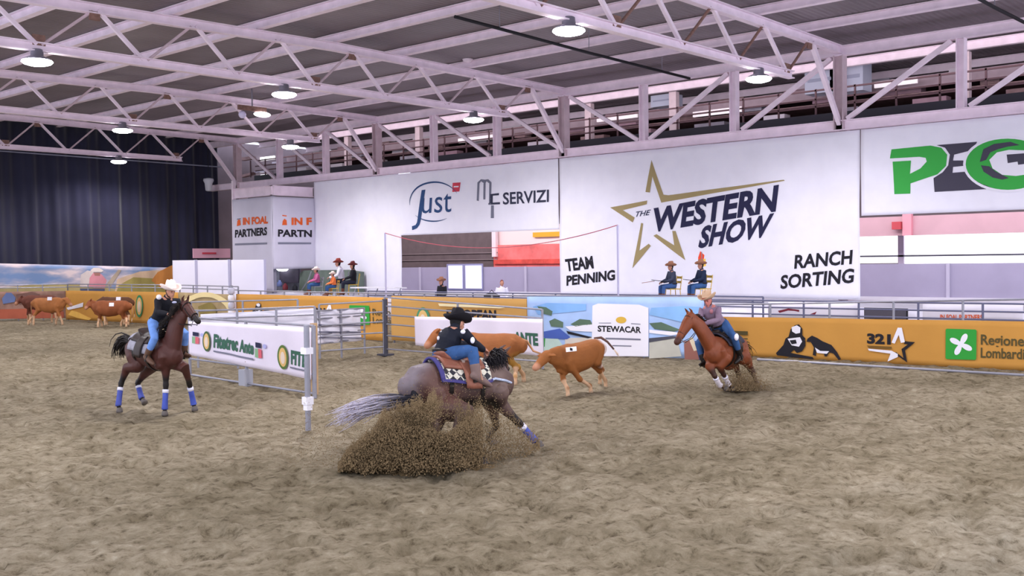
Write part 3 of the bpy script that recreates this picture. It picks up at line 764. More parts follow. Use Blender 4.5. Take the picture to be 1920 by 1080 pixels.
b.poly([(150, 534), (152, 512), (164, 504), (176, 506), (172, 536)], PM('palehorse', '#dccfcc'), 'printed_horse', .017)
b.poly([(166, 534), (168, 518), (176, 508), (190, 511), (200, 522), (196, 537), (176, 537)], PM('pinkshirt', '#dd94a0'), 'printed_shirt', .02)
b.poly([(176, 508), (188, 508), (187, 514), (178, 514)], PM('face', '#a8766c'), 'printed_face', .022)
b.poly([(170, 504), (176, 499), (186, 499), (194, 504), (190, 507), (175, 507)], PM('hatw', '#e9dcd4'), 'printed_hat', .024)
b.poly([(150, 538), (196, 538), (196, 545), (152, 546)], PM('jean', '#59607c'), 'printed_jeans', .02)

# plain white panels beside it
yb = 43.4
for k, (xa, xb, lab) in enumerate(((325, 366, 'white panel next to the printed landscape'), (367, 428, 'white panel in the middle of the three'), (434, 495, 'white panel nearest the corner box'))):
    q0 = onY(xa, 548, yb); q1 = onY(xb, 548, yb); q0.z = q1.z = 1.0 if k else .9
    t = thing('partition_screen', lab, 'screen', tuple(q0), 'white panels at the far corner')
    c = (q0+q1)/2; MB().box((c.x, yb, (q0.z+2.83)/2), (q1-q0).length, .05, 2.83-q0.z).build('panel', mat('panel_white', '#eeecfb', .7, .02, 1), t)
    MB().box((q1.x+.06, yb, 1.4), .12, .1, 2.9).build('post', mat('panel_post', '#b4b2cc', .6), t)
t = thing('pink_sign', 'small pale pink sign with red writing before the curtain', 'sign', onY(365, 484, 53.2))
q0, q1 = onY(362, 484, 53.2), onY(431, 466, 53.2)
MB().box((q0+q1)/2, abs(q0.x-q1.x), .08, abs(q0.z-q1.z)).build('board', mat('pink_board', '#efb6cc', .6), t)
MB().box((q0+q1)/2+V((-.2, -.06, 0)), .9, .02, .1).build('red_writing', M_RED, t)
MB().box(((q0.x+q1.x)/2, 53.3, 1.6), .12, .1, 3.2).build('stand', M_DARK, t)

# kitchen / food corner between white panel and the tent
t = thing('serving_hatch', 'grey serving hatch beside the last white panel', 'stall', onX(498, 548, 33.5))
q0, q1 = onX(497, 498, 33.6), onX(563, 552, 33.6)
MB().box((q0+q1)/2, .1, abs(q0.y-q1.y), abs(q0.z-q1.z)).build('back_board', mat('stall_grey', '#7c7f92', .7, .15, 2), t)
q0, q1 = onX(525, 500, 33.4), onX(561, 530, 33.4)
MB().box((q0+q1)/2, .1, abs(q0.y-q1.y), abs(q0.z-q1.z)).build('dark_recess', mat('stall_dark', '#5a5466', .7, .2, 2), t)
q0, q1 = onX(498, 545, 32.0), onX(560, 550, 32.0)
MB().box((q0+q1)/2+V((0, 0, -.05)), .6, abs(q0.y-q1.y), .22).build('counter', M_WHITE, t)
for k, (xa, ya, w, h) in enumerate(((530, 500, 1.05, .5), (503, 500, .4, .16), (498, 527, .6, .22))):
    q = onX(xa, ya, 33.2 if k < 2 else 31.9)
    tt = thing('stall_light', ['big white bowl-shaped light in the serving hatch', 'small white light at the upper left of the hatch', 'white light low beside the white panel'][k], 'light', tuple(q), 'stall lights')
    MB().lathe(q, [(.05, -h*.5), (w*.22, -h*.45), (w*.40, -h*.1), (w*.5, h*.4), (w*.48, h*.5), (.05, h*.5)], 18).build('shade', mat('stall_glow', '#ffffff', .4, emit=(.95, .98, 1), estr=3), tt, smooth=True)
    MB().tube(q+V((0, 0, h*.5)), q+V((0, 0, h*.5+.35)), .025).build('stem', M_DARK, tt)
for k, (xa, ya, c) in enumerate(((524, 532, '#8fa0e0'), (535, 538, '#b0505a'), (515, 545, '#30303c'), (553, 540, '#24242e'))):
    q = onX(xa, ya, 33.0)
    tag(MB().lathe(q+V((0, 0, -.15)), [(.12, 0), (.14, .05), (.13, .22), (.07, .28), (.06, .34)], 12).build('canister', mat('can'+str(k), c, .5), origin=q, smooth=True),
        ['blue canister in the serving hatch', 'red canister in the serving hatch', 'dark canister standing left in the hatch', 'black canister standing right in the hatch'][k], 'canister', 'items in the hatch')
# grey-green tent wall
t = thing('green_tent', 'low grey-green tarpaulin shelter behind the seated people', 'tent', onX(600, 552, 33.4))
pp = [(562, 512), (570, 507), (640, 506), (668, 510), (668, 552), (560, 552)]
vs = [onX(x, y, 33.3) for x, y in pp]+[onX(x, y, 33.3)+V((.5, 0, 0)) for x, y in pp]
n = len(pp)
MB().add(vs, [tuple(range(n)), tuple(range(2*n-1, n-1, -1))]+[(i, (i+1) % n, (i+1) % n+n, i+n) for i in range(n)]).build('canvas', mat('green_canvas', '#6d7a70', .85, .15, 2, bump=.4, bscale=3), t)
MB().path([onX(562, 550, 33.1), onX(578, 525, 33.0), onX(584, 509, 33.1)], .03).build('frame_pole', M_GALV, t)
for k in range(7):
    q = onX(690+k*11, 551, 30.2); pass
tq = thing('banquet_table', 'long low table with white cloth at the deck edge below the plain banner', 'table', onX(700, 552, 30.4))
q0, q1 = onX(668, 548, 30.6), onX(752, 551, 30.6)
MB().box(((q0+q1)/2).lerp(V((30.6, (q0.y+q1.y)/2, 1.5)), 1), .7, abs(q0.y-q1.y), .05).build('top', M_WHITE, tq)
for yv in (q0.y, (q0.y+q1.y)/2, q1.y): MB().tube((30.4, yv, 1.12), (30.6, yv, 1.5), .025).build('leg', M_GALV, tq)

# two tall slim poles with a sagging cord
t = thing('wire_pole', 'tall slim steel pole at the left of the opening, carrying a sagging cord', 'pole', (26, 29.6, 0))
q = onX(722, 437, 26.0); q2 = onX(1158, 422, 26.0)
tops = [q, q2]
MB().tube((q.x, q.y, 0), q, .032).build('shaft', mat('pole_paint', '#c4bfe0', .5), t)
t2 = thing('wire_pole', 'tall slim white pole standing before the star banner', 'pole', (q2.x, q2.y, 0))
MB().tube((q2.x, q2.y, 0), q2, .03).build('shaft', MATS['pole_paint'], t2)
pts = []
for k in range(25):
    a = k/24; z = q.z+(q2.z-q.z)*a - 4*a*(1-a)*.62
    pts.append((q.x, q.y+(q2.y-q.y)*a, z))
tag(MB().path(pts, .014, 5).build('sagging_cord', mat('cord_red', '#c05a68', .6), origin=pts[0]), 'thin reddish cord sagging between the two slim poles', 'cord')

# ---------------------------------------------------------------- fences and their banners
def gp(x, y, z=0): return G(x, y, z)
def fence(name, label, a, b, top, zs, posts, group=None, m=None, mp=None, r=.022, pr=.03, cat='fence panel'):
    a, b = V(a), V(b); a.z = b.z = 0
    if not hasattr(top, '__len__'): zs = [z/top for z in zs]
    t = thing(name, label, cat, tuple(a), group)
    ts = top if hasattr(top, '__len__') else (top, top)
    for z in zs:
        MB().path([a+V((0, 0, z*ts[0])), b+V((0, 0, z*ts[1]))], r).build('rail', m or M_GALV, t)
    for k in range(posts):
        f = k/(posts-1); q = a.lerp(b, f); h = ts[0]+(ts[1]-ts[0])*f
        MB().path([q+V((0, 0, -.05)), q+V((0, 0, h))], pr).build('post', mp or m or M_GALV, t)
    return t
C_OR = '#cd9547'
F0, F1, F2, F3, F4, F5 = V((21.2, 52.9, 0)), V((23.7, 50.3, 0)), V((24.35, 45.2, 0)), V((24.2, 40.9, 0)), V((23.15, 34.9, 0)), V((22.75, 25.5, 0))
F6, F7, F8 = V((22.42, 19.4, 0)), V((23.32, 14.2, 0)), V((25.1, 15.0, 0))
F9 = V((25.45, 6.9, 0))
def fb(lab, a, b, z0, z1, col, z1b=None, **k):
    off = V((-.09, 0, 0))
    if 'mname' not in k: k['mname'] = 'fence_cloth_'+col.strip('#')
    return Banner('fence_banner', lab, 'banner', a+off+V((0, 0, z0)), b+off+V((0, 0, z0)), a+off+V((0, 0, z1)), col,
                  tr=None if z1b is None else b+off+V((0, 0, z1b)), amp=.02, wl=1.7, **k)
# far left: printed cattle banner, orange banner
X1 = onX(125, 600, 23.7); X1.z = 0
fence('arena_fence', 'grey rail fence at the far left end behind the cattle', F0, F1, 1.75, (.3, .7, 1.1, 1.6, 1.75), 4, 'arena fence')
fence('arena_fence', 'grey rail fence behind the reddish cattle on the left', F1, F3, 1.75, (.2, .7, 1.2, 1.62, 1.75), 6, 'arena fence')
Bz = fb('blurred brown and blue printed banner at the far left behind the cattle', F0, F1, .1, 1.42, '#9a7668', seed=2, var=.4)
Bz.poly([(4, 560), (12, 549), (22, 549), (30, 558), (28, 566), (6, 570)], PM('bl', '#6a7aa8'), 'printed_figure', .03)
Bz.poly([(0, 580), (70, 578), (120, 584), (120, 596), (0, 598)], PM('rd', '#b05f48'), 'printed_ground', .03)
Bz.poly([(30, 552), (60, 547), (75, 552), (70, 566), (36, 570)], PM('br', '#7a5a52'), 'printed_cattle', .03)
B1 = fb('orange banner with white arrow and green oval badge behind the left cattle', F1, F3, .03, 1.44, C_OR, seed=1, nx=60)
B1.poly([(127, 577), (158, 567), (157, 575), (130, 581)], M_WHITE, 'arrow', .03)
B1.poly([(130, 590), (136, 582), (150, 586), (172, 597), (168, 600), (145, 596)], PM('goldlight', '#f2c060'), 'arrow_tail', .03)
def badge(B, c, rx, ry, gr='#3f8a5c'):
    B.oval(c, rx, ry, mat('badge_green'+gr, gr, .8), 'badge', .03)
    B.oval(c, rx*.72, ry*.78, mat('badge_ground', '#e8c07a', .8), 'badge_field', .034)
    B.oval((c[0], c[1]+ry*.05), rx*.42, ry*.5, mat('badge_figure', '#f0dcc8', .8), 'badge_figure', .038)
badge(B1, (262, 574), 7.5, 21)
# tan banner with cream arch
fence('arena_fence', 'grey rail fence behind the front left rider', F3, F4, 1.75, (.2, .7, 1.2, 1.62, 1.75), 5, 'arena fence')
B2 = fb('tan banner with a cream arch behind the dark horse', F3, F4+(F3-F4)*.03, .03, 1.44, '#a8936c', seed=3, nx=50, var=.15)
B2.ring((386, 590), 52, 42, 9, mat('cream_print', '#ecd9a2', .8), 'arch', 0, 180, off=.03)
B2.poly([(372, 575), (395, 566), (408, 580), (405, 592), (376, 590)], PM('olive', '#8a7a44'), 'print_patch', .03)
B2.poly([(408, 588), (432, 586), (430, 601), (410, 600)], PM('rose', '#b98068'), 'print_patch', .03)
t = thing('white_bollard', 'white ringed post between the tan and orange banners', 'post', (F4.x-.25, F4.y+.1, 0))
q = onX(438, 557, F4.x-.25)
for k in range(5): MB().lathe((F4.x-.25, F4.y+.1, .35+k*.28), [(.10, 0), (.13, .04), (.13, .20), (.10, .24)], 14).build('ring_segment', M_WHITE if k % 2 else mat('pale_ring', '#c9c8da', .5), t, smooth=True)
MB().tube((F4.x-.25, F4.y+.1, 0), (F4.x-.25, F4.y+.1, 1.8), .07).build('core', M_GALV, t)

def rider_and_dog(B, x0, y0, s, sk=0.0):
    T = lambda pts: [(x0+a*s, y0+b*s+a*s*sk) for a, b in pts]
    B.poly(T([(0, 58), (14, 42), (18, 30), (24, 26), (28, 12), (36, 4), (44, 2), (50, 10), (50, 22), (56, 28), (52, 38), (48, 46), (30, 44), (14, 54), (40, 58), (70, 62), (72, 66), (30, 64), (2, 62)]), M_BLKP, 'horse_figure', .03)
    B.poly(T([(14, 44), (24, 36), (44, 30), (56, 32), (56, 42), (50, 52), (40, 56), (34, 50), (24, 60), (12, 60), (6, 58)]), M_BLKP, 'horse_figure', .031)
    B.poly(T([(30, 8), (40, 4), (47, 8), (46, 18), (38, 20), (31, 16)]), M_WHITE, 'shirt_figure', .034)
    B.poly(T([(22, 30), (46, 26), (50, 34), (44, 44), (30, 42), (26, 36)]), M_WHITE, 'white_patch', .034)
    B.poly(T([(26, 33), (38, 31), (40, 38), (30, 40)]), M_BLKP, 'dark_patch', .038)
    B.poly(T([(60, 28), (68, 22), (78, 26), (88, 32), (104, 38), (114, 50), (122, 64), (118, 66), (108, 54), (100, 52), (96, 60), (92, 60), (90, 52), (76, 50), (76, 60), (70, 58), (72, 44), (66, 34), (58, 34)]), M_BLKP, 'calf_figure', .03)
    B.poly(T([(74, 44), (84, 50), (100, 50), (96, 55), (78, 54)]), M_WHITE, 'white_patch', .034)
def three21(B, x0, y0, s, sk=0.0):
    T = lambda pts: [(x0+a*s, y0+b*s+a*s*sk) for a, b in pts]
    q = T([(0, 27), (46, 27), (0, 8)]); B.text('321', *q, M_BLKP, .05)
    B.poly(T([(0, 32), (48, 32), (48, 37), (4, 37)]), mat('brown_print', '#7a5a28', .8), 'bar', .03)
    B.poly(T([(48, 24), (60, -6), (68, -6), (74, 22), (66, 24), (62, 8), (54, 26)]), M_WHITE, 'star_stroke', .03)
    B.poly(T([(4, 42), (46, 46), (40, 62), (60, 52), (60, 46), (48, 40), (2, 38)]), M_WHITE, 'star_stroke', .034)
    B.poly(T([(74, 20), (94, 21), (74, 38), (78, 62), (54, 46), (56, 42), (71, 54), (67, 36), (80, 26), (72, 26)]), M_BLKP, 'star_stroke', .03)
def regione(B, x0, y0, s, txt=True, sk=0.0):
    T = lambda pts: [(x0+a*s, y0+b*s+a*s*sk) for a, b in pts]
    B.poly(T([(2, 0), (56, 0), (58, 2), (58, 56), (56, 58), (2, 58), (0, 56), (0, 2)]), mat('lombardy_green', '#35a03e', .8), 'green_square', .03)
    cl = []
    for k in range(64):
        a = 2*math.pi*k/64; rr_ = 14+8.5*math.cos(4*(a-.45)); cl.append((29+rr_*math.cos(a)*1.02, 29+rr_*math.sin(a)))
    B.poly(T(cl), M_WHITE, 'white_rose', .036, sub_=1)
    if txt:
        B.text('Regione', *T([(66, 28), (150, 28), (66, 9)]), mat('grey_green_print', '#5a5030', .8), .02)
        B.text('Lombardia', *T([(66, 53), (162, 53), (66, 34)]), MATS['grey_green_print'], .02)
# orange banner in the middle
fence('arena_fence', 'grey rail fence behind the white pen panels', F4, F5, 1.6, (.3, .8, 1.3, 1.6), 7, 'arena fence')
B3 = fb('orange banner with green square behind the inner pen', F4, F5+(F5-F4)*-.02, .05, 1.47, C_OR, seed=5, nx=90)
rider_and_dog(B3, 468, 566, .42, .05)
B3.poly([(541, 588), (585, 580), (584, 595), (541, 597)], mat('cream_patch', '#efd3b4', .8), 'cream_patch', .03)
three21(B3, 590, 573, .45, .05)
regione(B3, 657, 572, .62, True, .03)
# tan-orange banner with oval badge
fence('arena_fence', 'grey rail fence behind the black-hatted rider', F5, F6, 1.62, (.3, .8, 1.3, 1.62), 5, 'arena fence')
B4 = fb('tan orange banner with green oval badge behind the black hat', F5, F6, .1, 1.53, '#c99a56', seed=7, nx=60)
badge(B4, (795, 600), 13, 24, '#4c9470')
B4.poly([(822, 569), (940, 573), (950, 577), (940, 578), (824, 574)], mat('cream_streak', '#f6e6b8', .8), 'cream_streak', .03)
B4.text('EUROPEAN', (836, 597), (932, 599), (836, 580), M_BLKP, .05)
# blue banner
fence('arena_fence', 'dark rail fence carrying the blue seaside banner', F6, F7, 1.62, (.3, .8, 1.3, 1.62), 4, 'arena fence')
B5 = fb('blue sky and hills banner with white centre panel and small sun', F6, F7, .03, 1.60, '#a9c4ee', z1b=1.62, seed=0, nx=50, var=.12)
B5.poly([(1000, 575), (1025, 568), (1100, 570), (1100, 582), (1060, 586), (1010, 590)], PM('sky2', '#86b4ea'), 'printed_sky', .016)
B5.poly([(1222, 577), (1280, 574), (1330, 576), (1330, 600), (1280, 604), (1218, 590)], PM('sky3', '#8dbbee'), 'printed_sky', .016)
for k, q in enumerate(([(1008, 574), (1024, 576), (1036, 584), (1034, 592), (1018, 588)], [(1030, 602), (1040, 597), (1056, 604), (1056, 614), (1034, 612)], [(1070, 608), (1088, 598), (1108, 600), (1112, 608), (1080, 612)], [(1218, 606), (1240, 604), (1262, 613), (1276, 618), (1264, 622), (1228, 617)])):
    B5.poly(q, PM('tree', '#5d7462'), 'printed_trees', .02)
B5.poly([(1060, 612), (1112, 608), (1112, 622), (1070, 620)], M_WHITE, 'printed_boat', .02)
B5.poly([(1018, 622), (1050, 616), (1070, 632), (1064, 636), (1022, 634)], PM('boat_blue', '#4a62b0'), 'printed_car', .022)
B5.poly([(1062, 620), (1112, 632), (1104, 634), (1066, 626)], M_BLKP, 'printed_line', .024)
B5.poly([(1022, 634), (1045, 632), (1068, 664), (1018, 668)], PM('palegreen', '#bcd4cc'), 'printed_road', .02)
B5.poly([(1018, 634), (1024, 634), (1023, 650), (1018, 650)], M_GREEN, 'printed_mark', .024)
B5.poly([(1060, 634), (1112, 632), (1110, 668), (1060, 666)], PM('sand2', '#d4cdc4'), 'printed_ground', .017)
B5.poly([(1218, 618), (1262, 622), (1282, 626), (1258, 629), (1218, 624)], M_WHITE, 'printed_wing', .02)
B5.poly([(1218, 634), (1240, 632), (1262, 630), (1280, 632), (1230, 640), (1218, 642)], PM('darkline', '#50505c'), 'printed_line', .024)
B5.poly([(1218, 640), (1270, 634), (1278, 668), (1218, 672)], PM('gravel', '#c0bfb4'), 'printed_ground', .018)
B5.poly([(1283, 640), (1302, 636), (1312, 674), (1284, 674)], PM('legbrown', '#96645a'), 'printed_leg', .022)
B5.poly([(1302, 640), (1318, 636), (1326, 675), (1312, 675)], PM('legblue', '#3a4570'), 'printed_leg', .02)
B5.poly([(1292, 634), (1300, 632), (1310, 656), (1302, 658)], PM('legcream', '#d8cbb0'), 'printed_leg', .024)
B5.poly([(1112, 573), (1122, 569), (1200, 571), (1217, 577), (1217, 668), (1150, 668), (1111, 667)], M_WHITE, 'white_field', .026)
B5.oval((1165, 600), 10, 6.2, mat('sun_print', '#e2b84e', .8), 'sun', .032)
B5.text('STEWACAR', (1122, 621), (1203, 624), (1122, 610), M_BLKP, .03, off=.032)
for q in ([(1136, 633), (1202, 635), (1202, 638), (1136, 636)], [(1148, 647), (1184, 648), (1184, 650), (1148, 649)], [(1124, 605), (1146, 605), (1146, 606.3), (1124, 606)], [(1184, 606), (1202, 607), (1202, 608.3), (1184, 607.5)]):
    B5.poly(q, M_GREYL, 'small_print', .032)
# right orange banner
tq = fence('arena_fence', 'grey rail fence at the right carrying the long orange banner', F8, F9, (1.34, 1.6), (.05, 1.0), 6, 'arena fence')
B6 = fb('long orange banner at the right with rider logo and green square', F8, F9, -.02, 1.02, C_OR, z1b=1.10, seed=4, nx=110, ny=8)
rider_and_dog(B6, 1455, 604, 1.0, .045)
three21(B6, 1627, 617, .95, .05)
regione(B6, 1774, 616, .98, True, .035)
FA = F9+V((.15, -.1, 0)); FB = F9+V((.4, -8.5, 0))
fence('arena_fence', 'grey rail fence continuing out of the picture on the right', FA, FB, 1.6, (.05, 1.6), 5, 'arena fence')
fb('plain orange banner continuing out of the picture on the right', FA, FB, .0, 1.08, C_OR, seed=9, nx=60)
for q in ([(1378, 620), (1404, 621), (1404, 628), (1378, 627)], [(1384, 633), (1404, 634), (1404, 636), (1384, 635)], [(1384, 640), (1404, 641), (1404, 642.5), (1384, 641.5)]):
    B6.poly(q, MATS['grey_green_print'], 'small_print', .03)
# upper rails behind the right banner
fence('deck_railing', 'thin dark railing above the long orange banner', V((27.2, 16.6, 0)), V((27.0, 7.0, 0)), (1.38, 1.42), (.72, .86, 1.0), 7, None, mat('rail_bluegrey', '#6f7290', .5), r=.022, cat='railing')
fence('deck_railing', 'thin dark railing along the deck below the star banner', V((28.9, 34, 0)), V((28.9, 15.6, 0)), (1.42, 1.42), (.88, 1.0), 10, None, MATS['rail_bluegrey'], r=.022, cat='railing')

# ---------------------------------------------------------------- inner pen of tube panels
P723 = gp(723, 666)
MPOST = M_GALVD
# pen side A: from the near white-bannered end post receding to the left
A0, A1 = gp(590, 742), gp(461, 722); dA = (A1-A0)
A2 = A1 + dA.normalized()*2.6
NP = gp(578, 806)
hA0, hA1 = 1.38, 1.38
t = thing('pen_fence', 'steel pen panel nearest the centre, carrying the white lettered banner', 'fence panel', tuple(A0), 'inner pen panels')
for q, h, nm in ((A0, hA0, 'end_post'), (A0.lerp(A1, .98), hA1, 'post')):
    MB().path([q+V((0, 0, -.05)), q+V((0, 0, h))], .045 if nm == 'end_post' else .035).build(nm, M_GALV, t)
for z in (.03, .30, 1.0): MB().path([A0+V((0, 0, z*hA0)), A1+V((0, 0, z*hA1))], .024).build('rail', M_GALV, t)
tp = thing('gate_post', 'near grey steel post with white clamps before the end of the white banner', 'post', tuple(NP))
MB().path([NP+V((0, 0, -.05)), NP+V((0, 0, 1.64))], .045, 12).build('shaft', M_GALV, tp)
MB().box(NP+V((0, 0, .46)), .13, .13, .12).build('clamp', M_WHITE, tp); MB().box(NP+V((0, 0, .36)), .1, .1, .1).build('clamp', M_WHITE, tp)
MB().box(NP+V((0, 0, 1.24)), .14, .14, .1).build('clamp', M_WHITE, tp)
MB().box(A1+V((0, 0, .16)), .22, .22, .36).build('foot_block', mat('foot_grey', '#a6a8b4', .6), t)
t = thing('pen_fence', 'steel pen panel behind the dark horse, continuing the white banner line', 'fence panel', tuple(A1), 'inner pen panels')
for z in (.03, .30, 1.0): MB().path([A1+V((0, 0, z*hA1)), A2+V((0, 0, z*hA1))], .024).build('rail', M_GALV, t)
MB().path([A2+V((0, 0, -.05)), A2+V((0, 0, hA1))], .035).build('post', M_GALV, t)
def fitetrec(B, pts):
    pass
nA = V((-dA.y, dA.x, 0)).normalized()
if nA.dot(CAMP-A0) < 0: nA = -nA
a0 = A0+nA*.06+dA.normalized()*.02; a2 = A1+nA*.06+dA.normalized()*2.5
BA = Banner('pen_banner', 'white banner with green lettering and oval badges on the near pen panels', 'banner', a2+V((0, 0, .52)), a0+V((0, 0, .32)), a2+V((0, 0, 1.30)), '#efe6f6', tr=a0+V((0, 0, 1.34)), amp=.012, wl=1.1, nx=90, ny=10, mname='pen_banner_cloth')
M_DG = mat('dark_green_print', '#3f6a58', .8)
def flags(B, x, y, w, h):
    B.poly([(x, y+h*.4), (x+w*.5, y+h*.42), (x+w*.5, y+h), (x, y+h*.97)], mat('pale_green_print', '#8fb890', .8), 'flag_green', .03)
    B.poly([(x+w*.5, y+h*.4), (x+w, y+h*.44), (x+w, y+h), (x+w*.5, y+h)], mat('flag_red', '#e06a78', .8), 'flag_red', .03)
    B.poly([(x+w*.1, y), (x+w*.95, y+1), (x+w*.95, y+h*.36), (x+w*.1, y+h*.34)], M_NAVY, 'flag_blue', .03)
    B.oval((x+w*1.45, y+h*.22), w*.25, h*.15, mat('pale_blue_print', '#b8b8ea', .8), 'flag_mark', .03)
badge(BA, (390.5, 637), 8.0, 19, '#4d6a44'); badge(BA, (532.5, 655), 10.5, 23, '#5f7a3c')
BA.text('Fitetrec', (403, 646), (447, 650), (404, 622), M_DG, .05); BA.text('Ante', (450, 650), (476, 654), (451, 628), M_DG, .05)
BA.poly([(404, 652.5), (477, 662), (477, 665.5), (404, 655.5)], M_GREYL, 'small_print', .03)
BA.text('FITE', (547, 665), (576, 670), (548, 640), M_DG, .05)
BA.poly([(546, 671), (575, 675), (575, 678), (546, 674)], M_GREYL, 'small_print', .03)
flags(BA, 480, 631, 14, 29); flags(BA, 364, 621, 12, 22)
t = tag(MB().beam(A0+V((.12, .15, .0)), A0+V((.12, .15, 1.42)), .06, .14, (1, 0, 0)).build('wooden_stake', mat('tan_wood', '#c3a27c', .8, .12, 6), origin=A0+V((.25, .35, 0))), 'tan wooden board upright at the end of the white lettered banner', 'board')
tag(MB().beam(A0+V((.16, .3, .0)), A0+V((.16, .3, .75)), .06, .2, (1, 0, 0)).build('pale_board', mat('pale_board', '#c9c4c8', .8, .1, 6), origin=A0+V((.3, .5, 0))), 'pale lower board beside the tan one behind the grey post', 'board')
# far pen side: white-stripped panel from px 371 to 683
C1 = gp(686, 668); C0 = C1+(gp(598, 676)-C1)*2.2
C1 = V((C1.x, C1.y, 0))
ft = fence('pen_fence', 'pen panel covered with white strips left of the dark post', gp(594, 676), gp(684, 662), (1.33, 1.30), (.33, .52, .68, .84, 1.0), 3, 'inner pen panels')
Bw = Banner('white_strip_banner', 'plain white creased sheet hung on the far pen panel', 'banner', gp(591, 676)+V((-.06, 0, .42)), gp(682, 663)+V((-.06, 0, .38)), gp(591, 676)+V((-.06, 0, 1.36)), '#f0edfa', tr=gp(682, 663)+V((-.06, 0, 1.28)), amp=.04, wl=.8, nx=40, ny=10, mname='strip_sheet')
for q in ([(592, 607.5), (680, 606), (680, 608.3), (592, 610)], [(592, 621), (676, 619), (676, 621.3), (592, 623.3)], [(592, 632), (676, 630), (676, 632), (592, 634.2)]):
    Bw.poly(q, mat('strip_gap', '#5a5a70', .7), 'dark_gap', .05)
Bv = Banner('white_strip_banner', 'low white sheet seen just above the near pen banner', 'banner', gp(378, 690)+V((0, 0, .9)), gp(590, 683)+V((0, 0, .9)), gp(378, 690)+V((0, 0, 1.36)), '#f0edfa', tr=gp(590, 683)+V((0, 0, 1.45)), amp=.03, wl=1.2, nx=50, ny=6, mname='strip_sheet')
fence('pen_fence', 'pen panel behind the near white banner, with a low white sheet', gp(372, 691), gp(592, 684), (1.45, 1.5), (.55, .86, 1.0), 4, 'inner pen panels')
fence('pen_fence', 'low pen panel with two pale rails in front of the orange banner', gp(360, 664), gp(560, 672), (1.52, 1.62), (.4, .84, 1.0), 3, 'inner pen panels')
# bays left and right of the dark post
fence('pen_fence', 'open railed pen gate left of the dark post', gp(600, 675), P723+V((-.05, 0, 0)), (1.50, 1.53), (.16, .42, .62, .80, 1.0), 2, 'inner pen panels')
PR = gp(1018, 690)
fence('pen_fence', 'long open railed pen gate behind the brown steer', P723, PR, (1.63, 1.42), (.11, .34, .54, .70, .85, 1.0), 3, 'inner pen panels')
t = thing('pen_corner_post', 'thick dark corner post of the pen left of the black-hatted rider', 'post', tuple(P723))
MB().path([P723+V((0, 0, -.05)), P723+V((0, 0, 1.58))], .075, 12).build('shaft', M_GALVD, t); MB().box(P723+V((0, 0, .02)), .34, .34, .05).build('foot_plate', M_GALVD, t)
Bn = Banner('pen_banner', 'white banner with green lettering behind the brown steer', 'banner', P723.lerp(PR, .22)+V((-.08, -.05, .35)), P723.lerp(PR, 1.01)+V((-.08, -.05, .30)), P723.lerp(PR, .22)+V((-.08, -.05, 1.13)), '#efe6f6', tr=P723.lerp(PR, 1.01)+V((-.08, -.05, 1.20)), amp=.03, wl=1.4, nx=60, ny=8, mname='pen_banner_cloth')
Bn.text('ANTE', (962, 640), (1012, 643), (962, 619), M_DG, .05)
# low rails lying at the far right foot
tag(MB().path([gp(1420, 676)+V((0, 0, .03)), gp(1920, 706)+V((0, 0, .03))], .03).build('ground_rail', M_GALV, origin=gp(1420, 676)), 'thin pale rail lying along the foot of the right fence', 'rail')
# ================================================================ horses and cattle
def frame(hd, up):
    hd = V(hd).normalized(); up = V(up); up = (up-hd*up.dot(hd)).normalized(); lat = up.cross(hd)   # lat = the animal's left
    return hd, lat, up
class Body:
    def __init__(s, C, hd, up, sc, ref):
        s.C = V(C); s.hd, s.lat, s.up = frame(hd, up); s.sc = sc; s.ref = ref
    def __call__(s, x, y, z): return s.C + (s.hd*x + s.lat*y + s.up*(z-s.ref))*s.sc
def hv(r, a, z=0): return RT*r + AW*a + UP*z

HORSE_TORSO = [(-.80, 1.19, .13, .17), (-.68, 1.20, .235, .27), (-.50, 1.22, .285, .285), (-.28, 1.20, .275, .275), (-.02, 1.15, .29, .29),
               (.22, 1.14, .275, .30), (.42, 1.17, .235, .315), (.58, 1.16, .20, .28), (.72, 1.13, .14, .20)]
COW_TORSO = [(-.78, 1.02, .15, .17), (-.66, 1.04, .24, .25), (-.45, 1.02, .27, .29), (-.15, .95, .32, .345), (.12, .93, .32, .36),
             (.36, .98, .26, .35), (.54, 1.0, .22, .31), (.68, .98, .15, .22)]
def torso_at(tor, x):
    for a, b in zip(tor[:-1], tor[1:]):
        if a[0] <= x <= b[0]:
            f = (x-a[0])/(b[0]-a[0]); return [a[i]+(b[i]-a[i])*f for i in (1, 2, 3)]
    return tor[0][1:] if x < tor[0][0] else tor[-1][1:]
def colour_by(zones, base):
    """zones: list of (point, radius, colour, softness): markings of the coat"""
    def f(co):
        out = np.tile(np.array(base, dtype=np.float32), (len(co), 1))
        for z in zones:
            if len(z) == 4:
                p, r, c, sft = z; d = np.linalg.norm(co-np.array(p, dtype=np.float32), axis=1)
            else:
                p, q, r, c, sft = z
                p = np.array(p, dtype=np.float32); q = np.array(q, dtype=np.float32); ab = q-p
                t = np.clip(((co-p)@ab)/(ab@ab), 0, 1); d = np.linalg.norm(co-(p+t[:, None]*ab), axis=1)
            w = np.clip((r+sft-d)/sft, 0, 1)[:, None]
            out = out*(1-w)+np.array(c, dtype=np.float32)*w
        return out
    return f
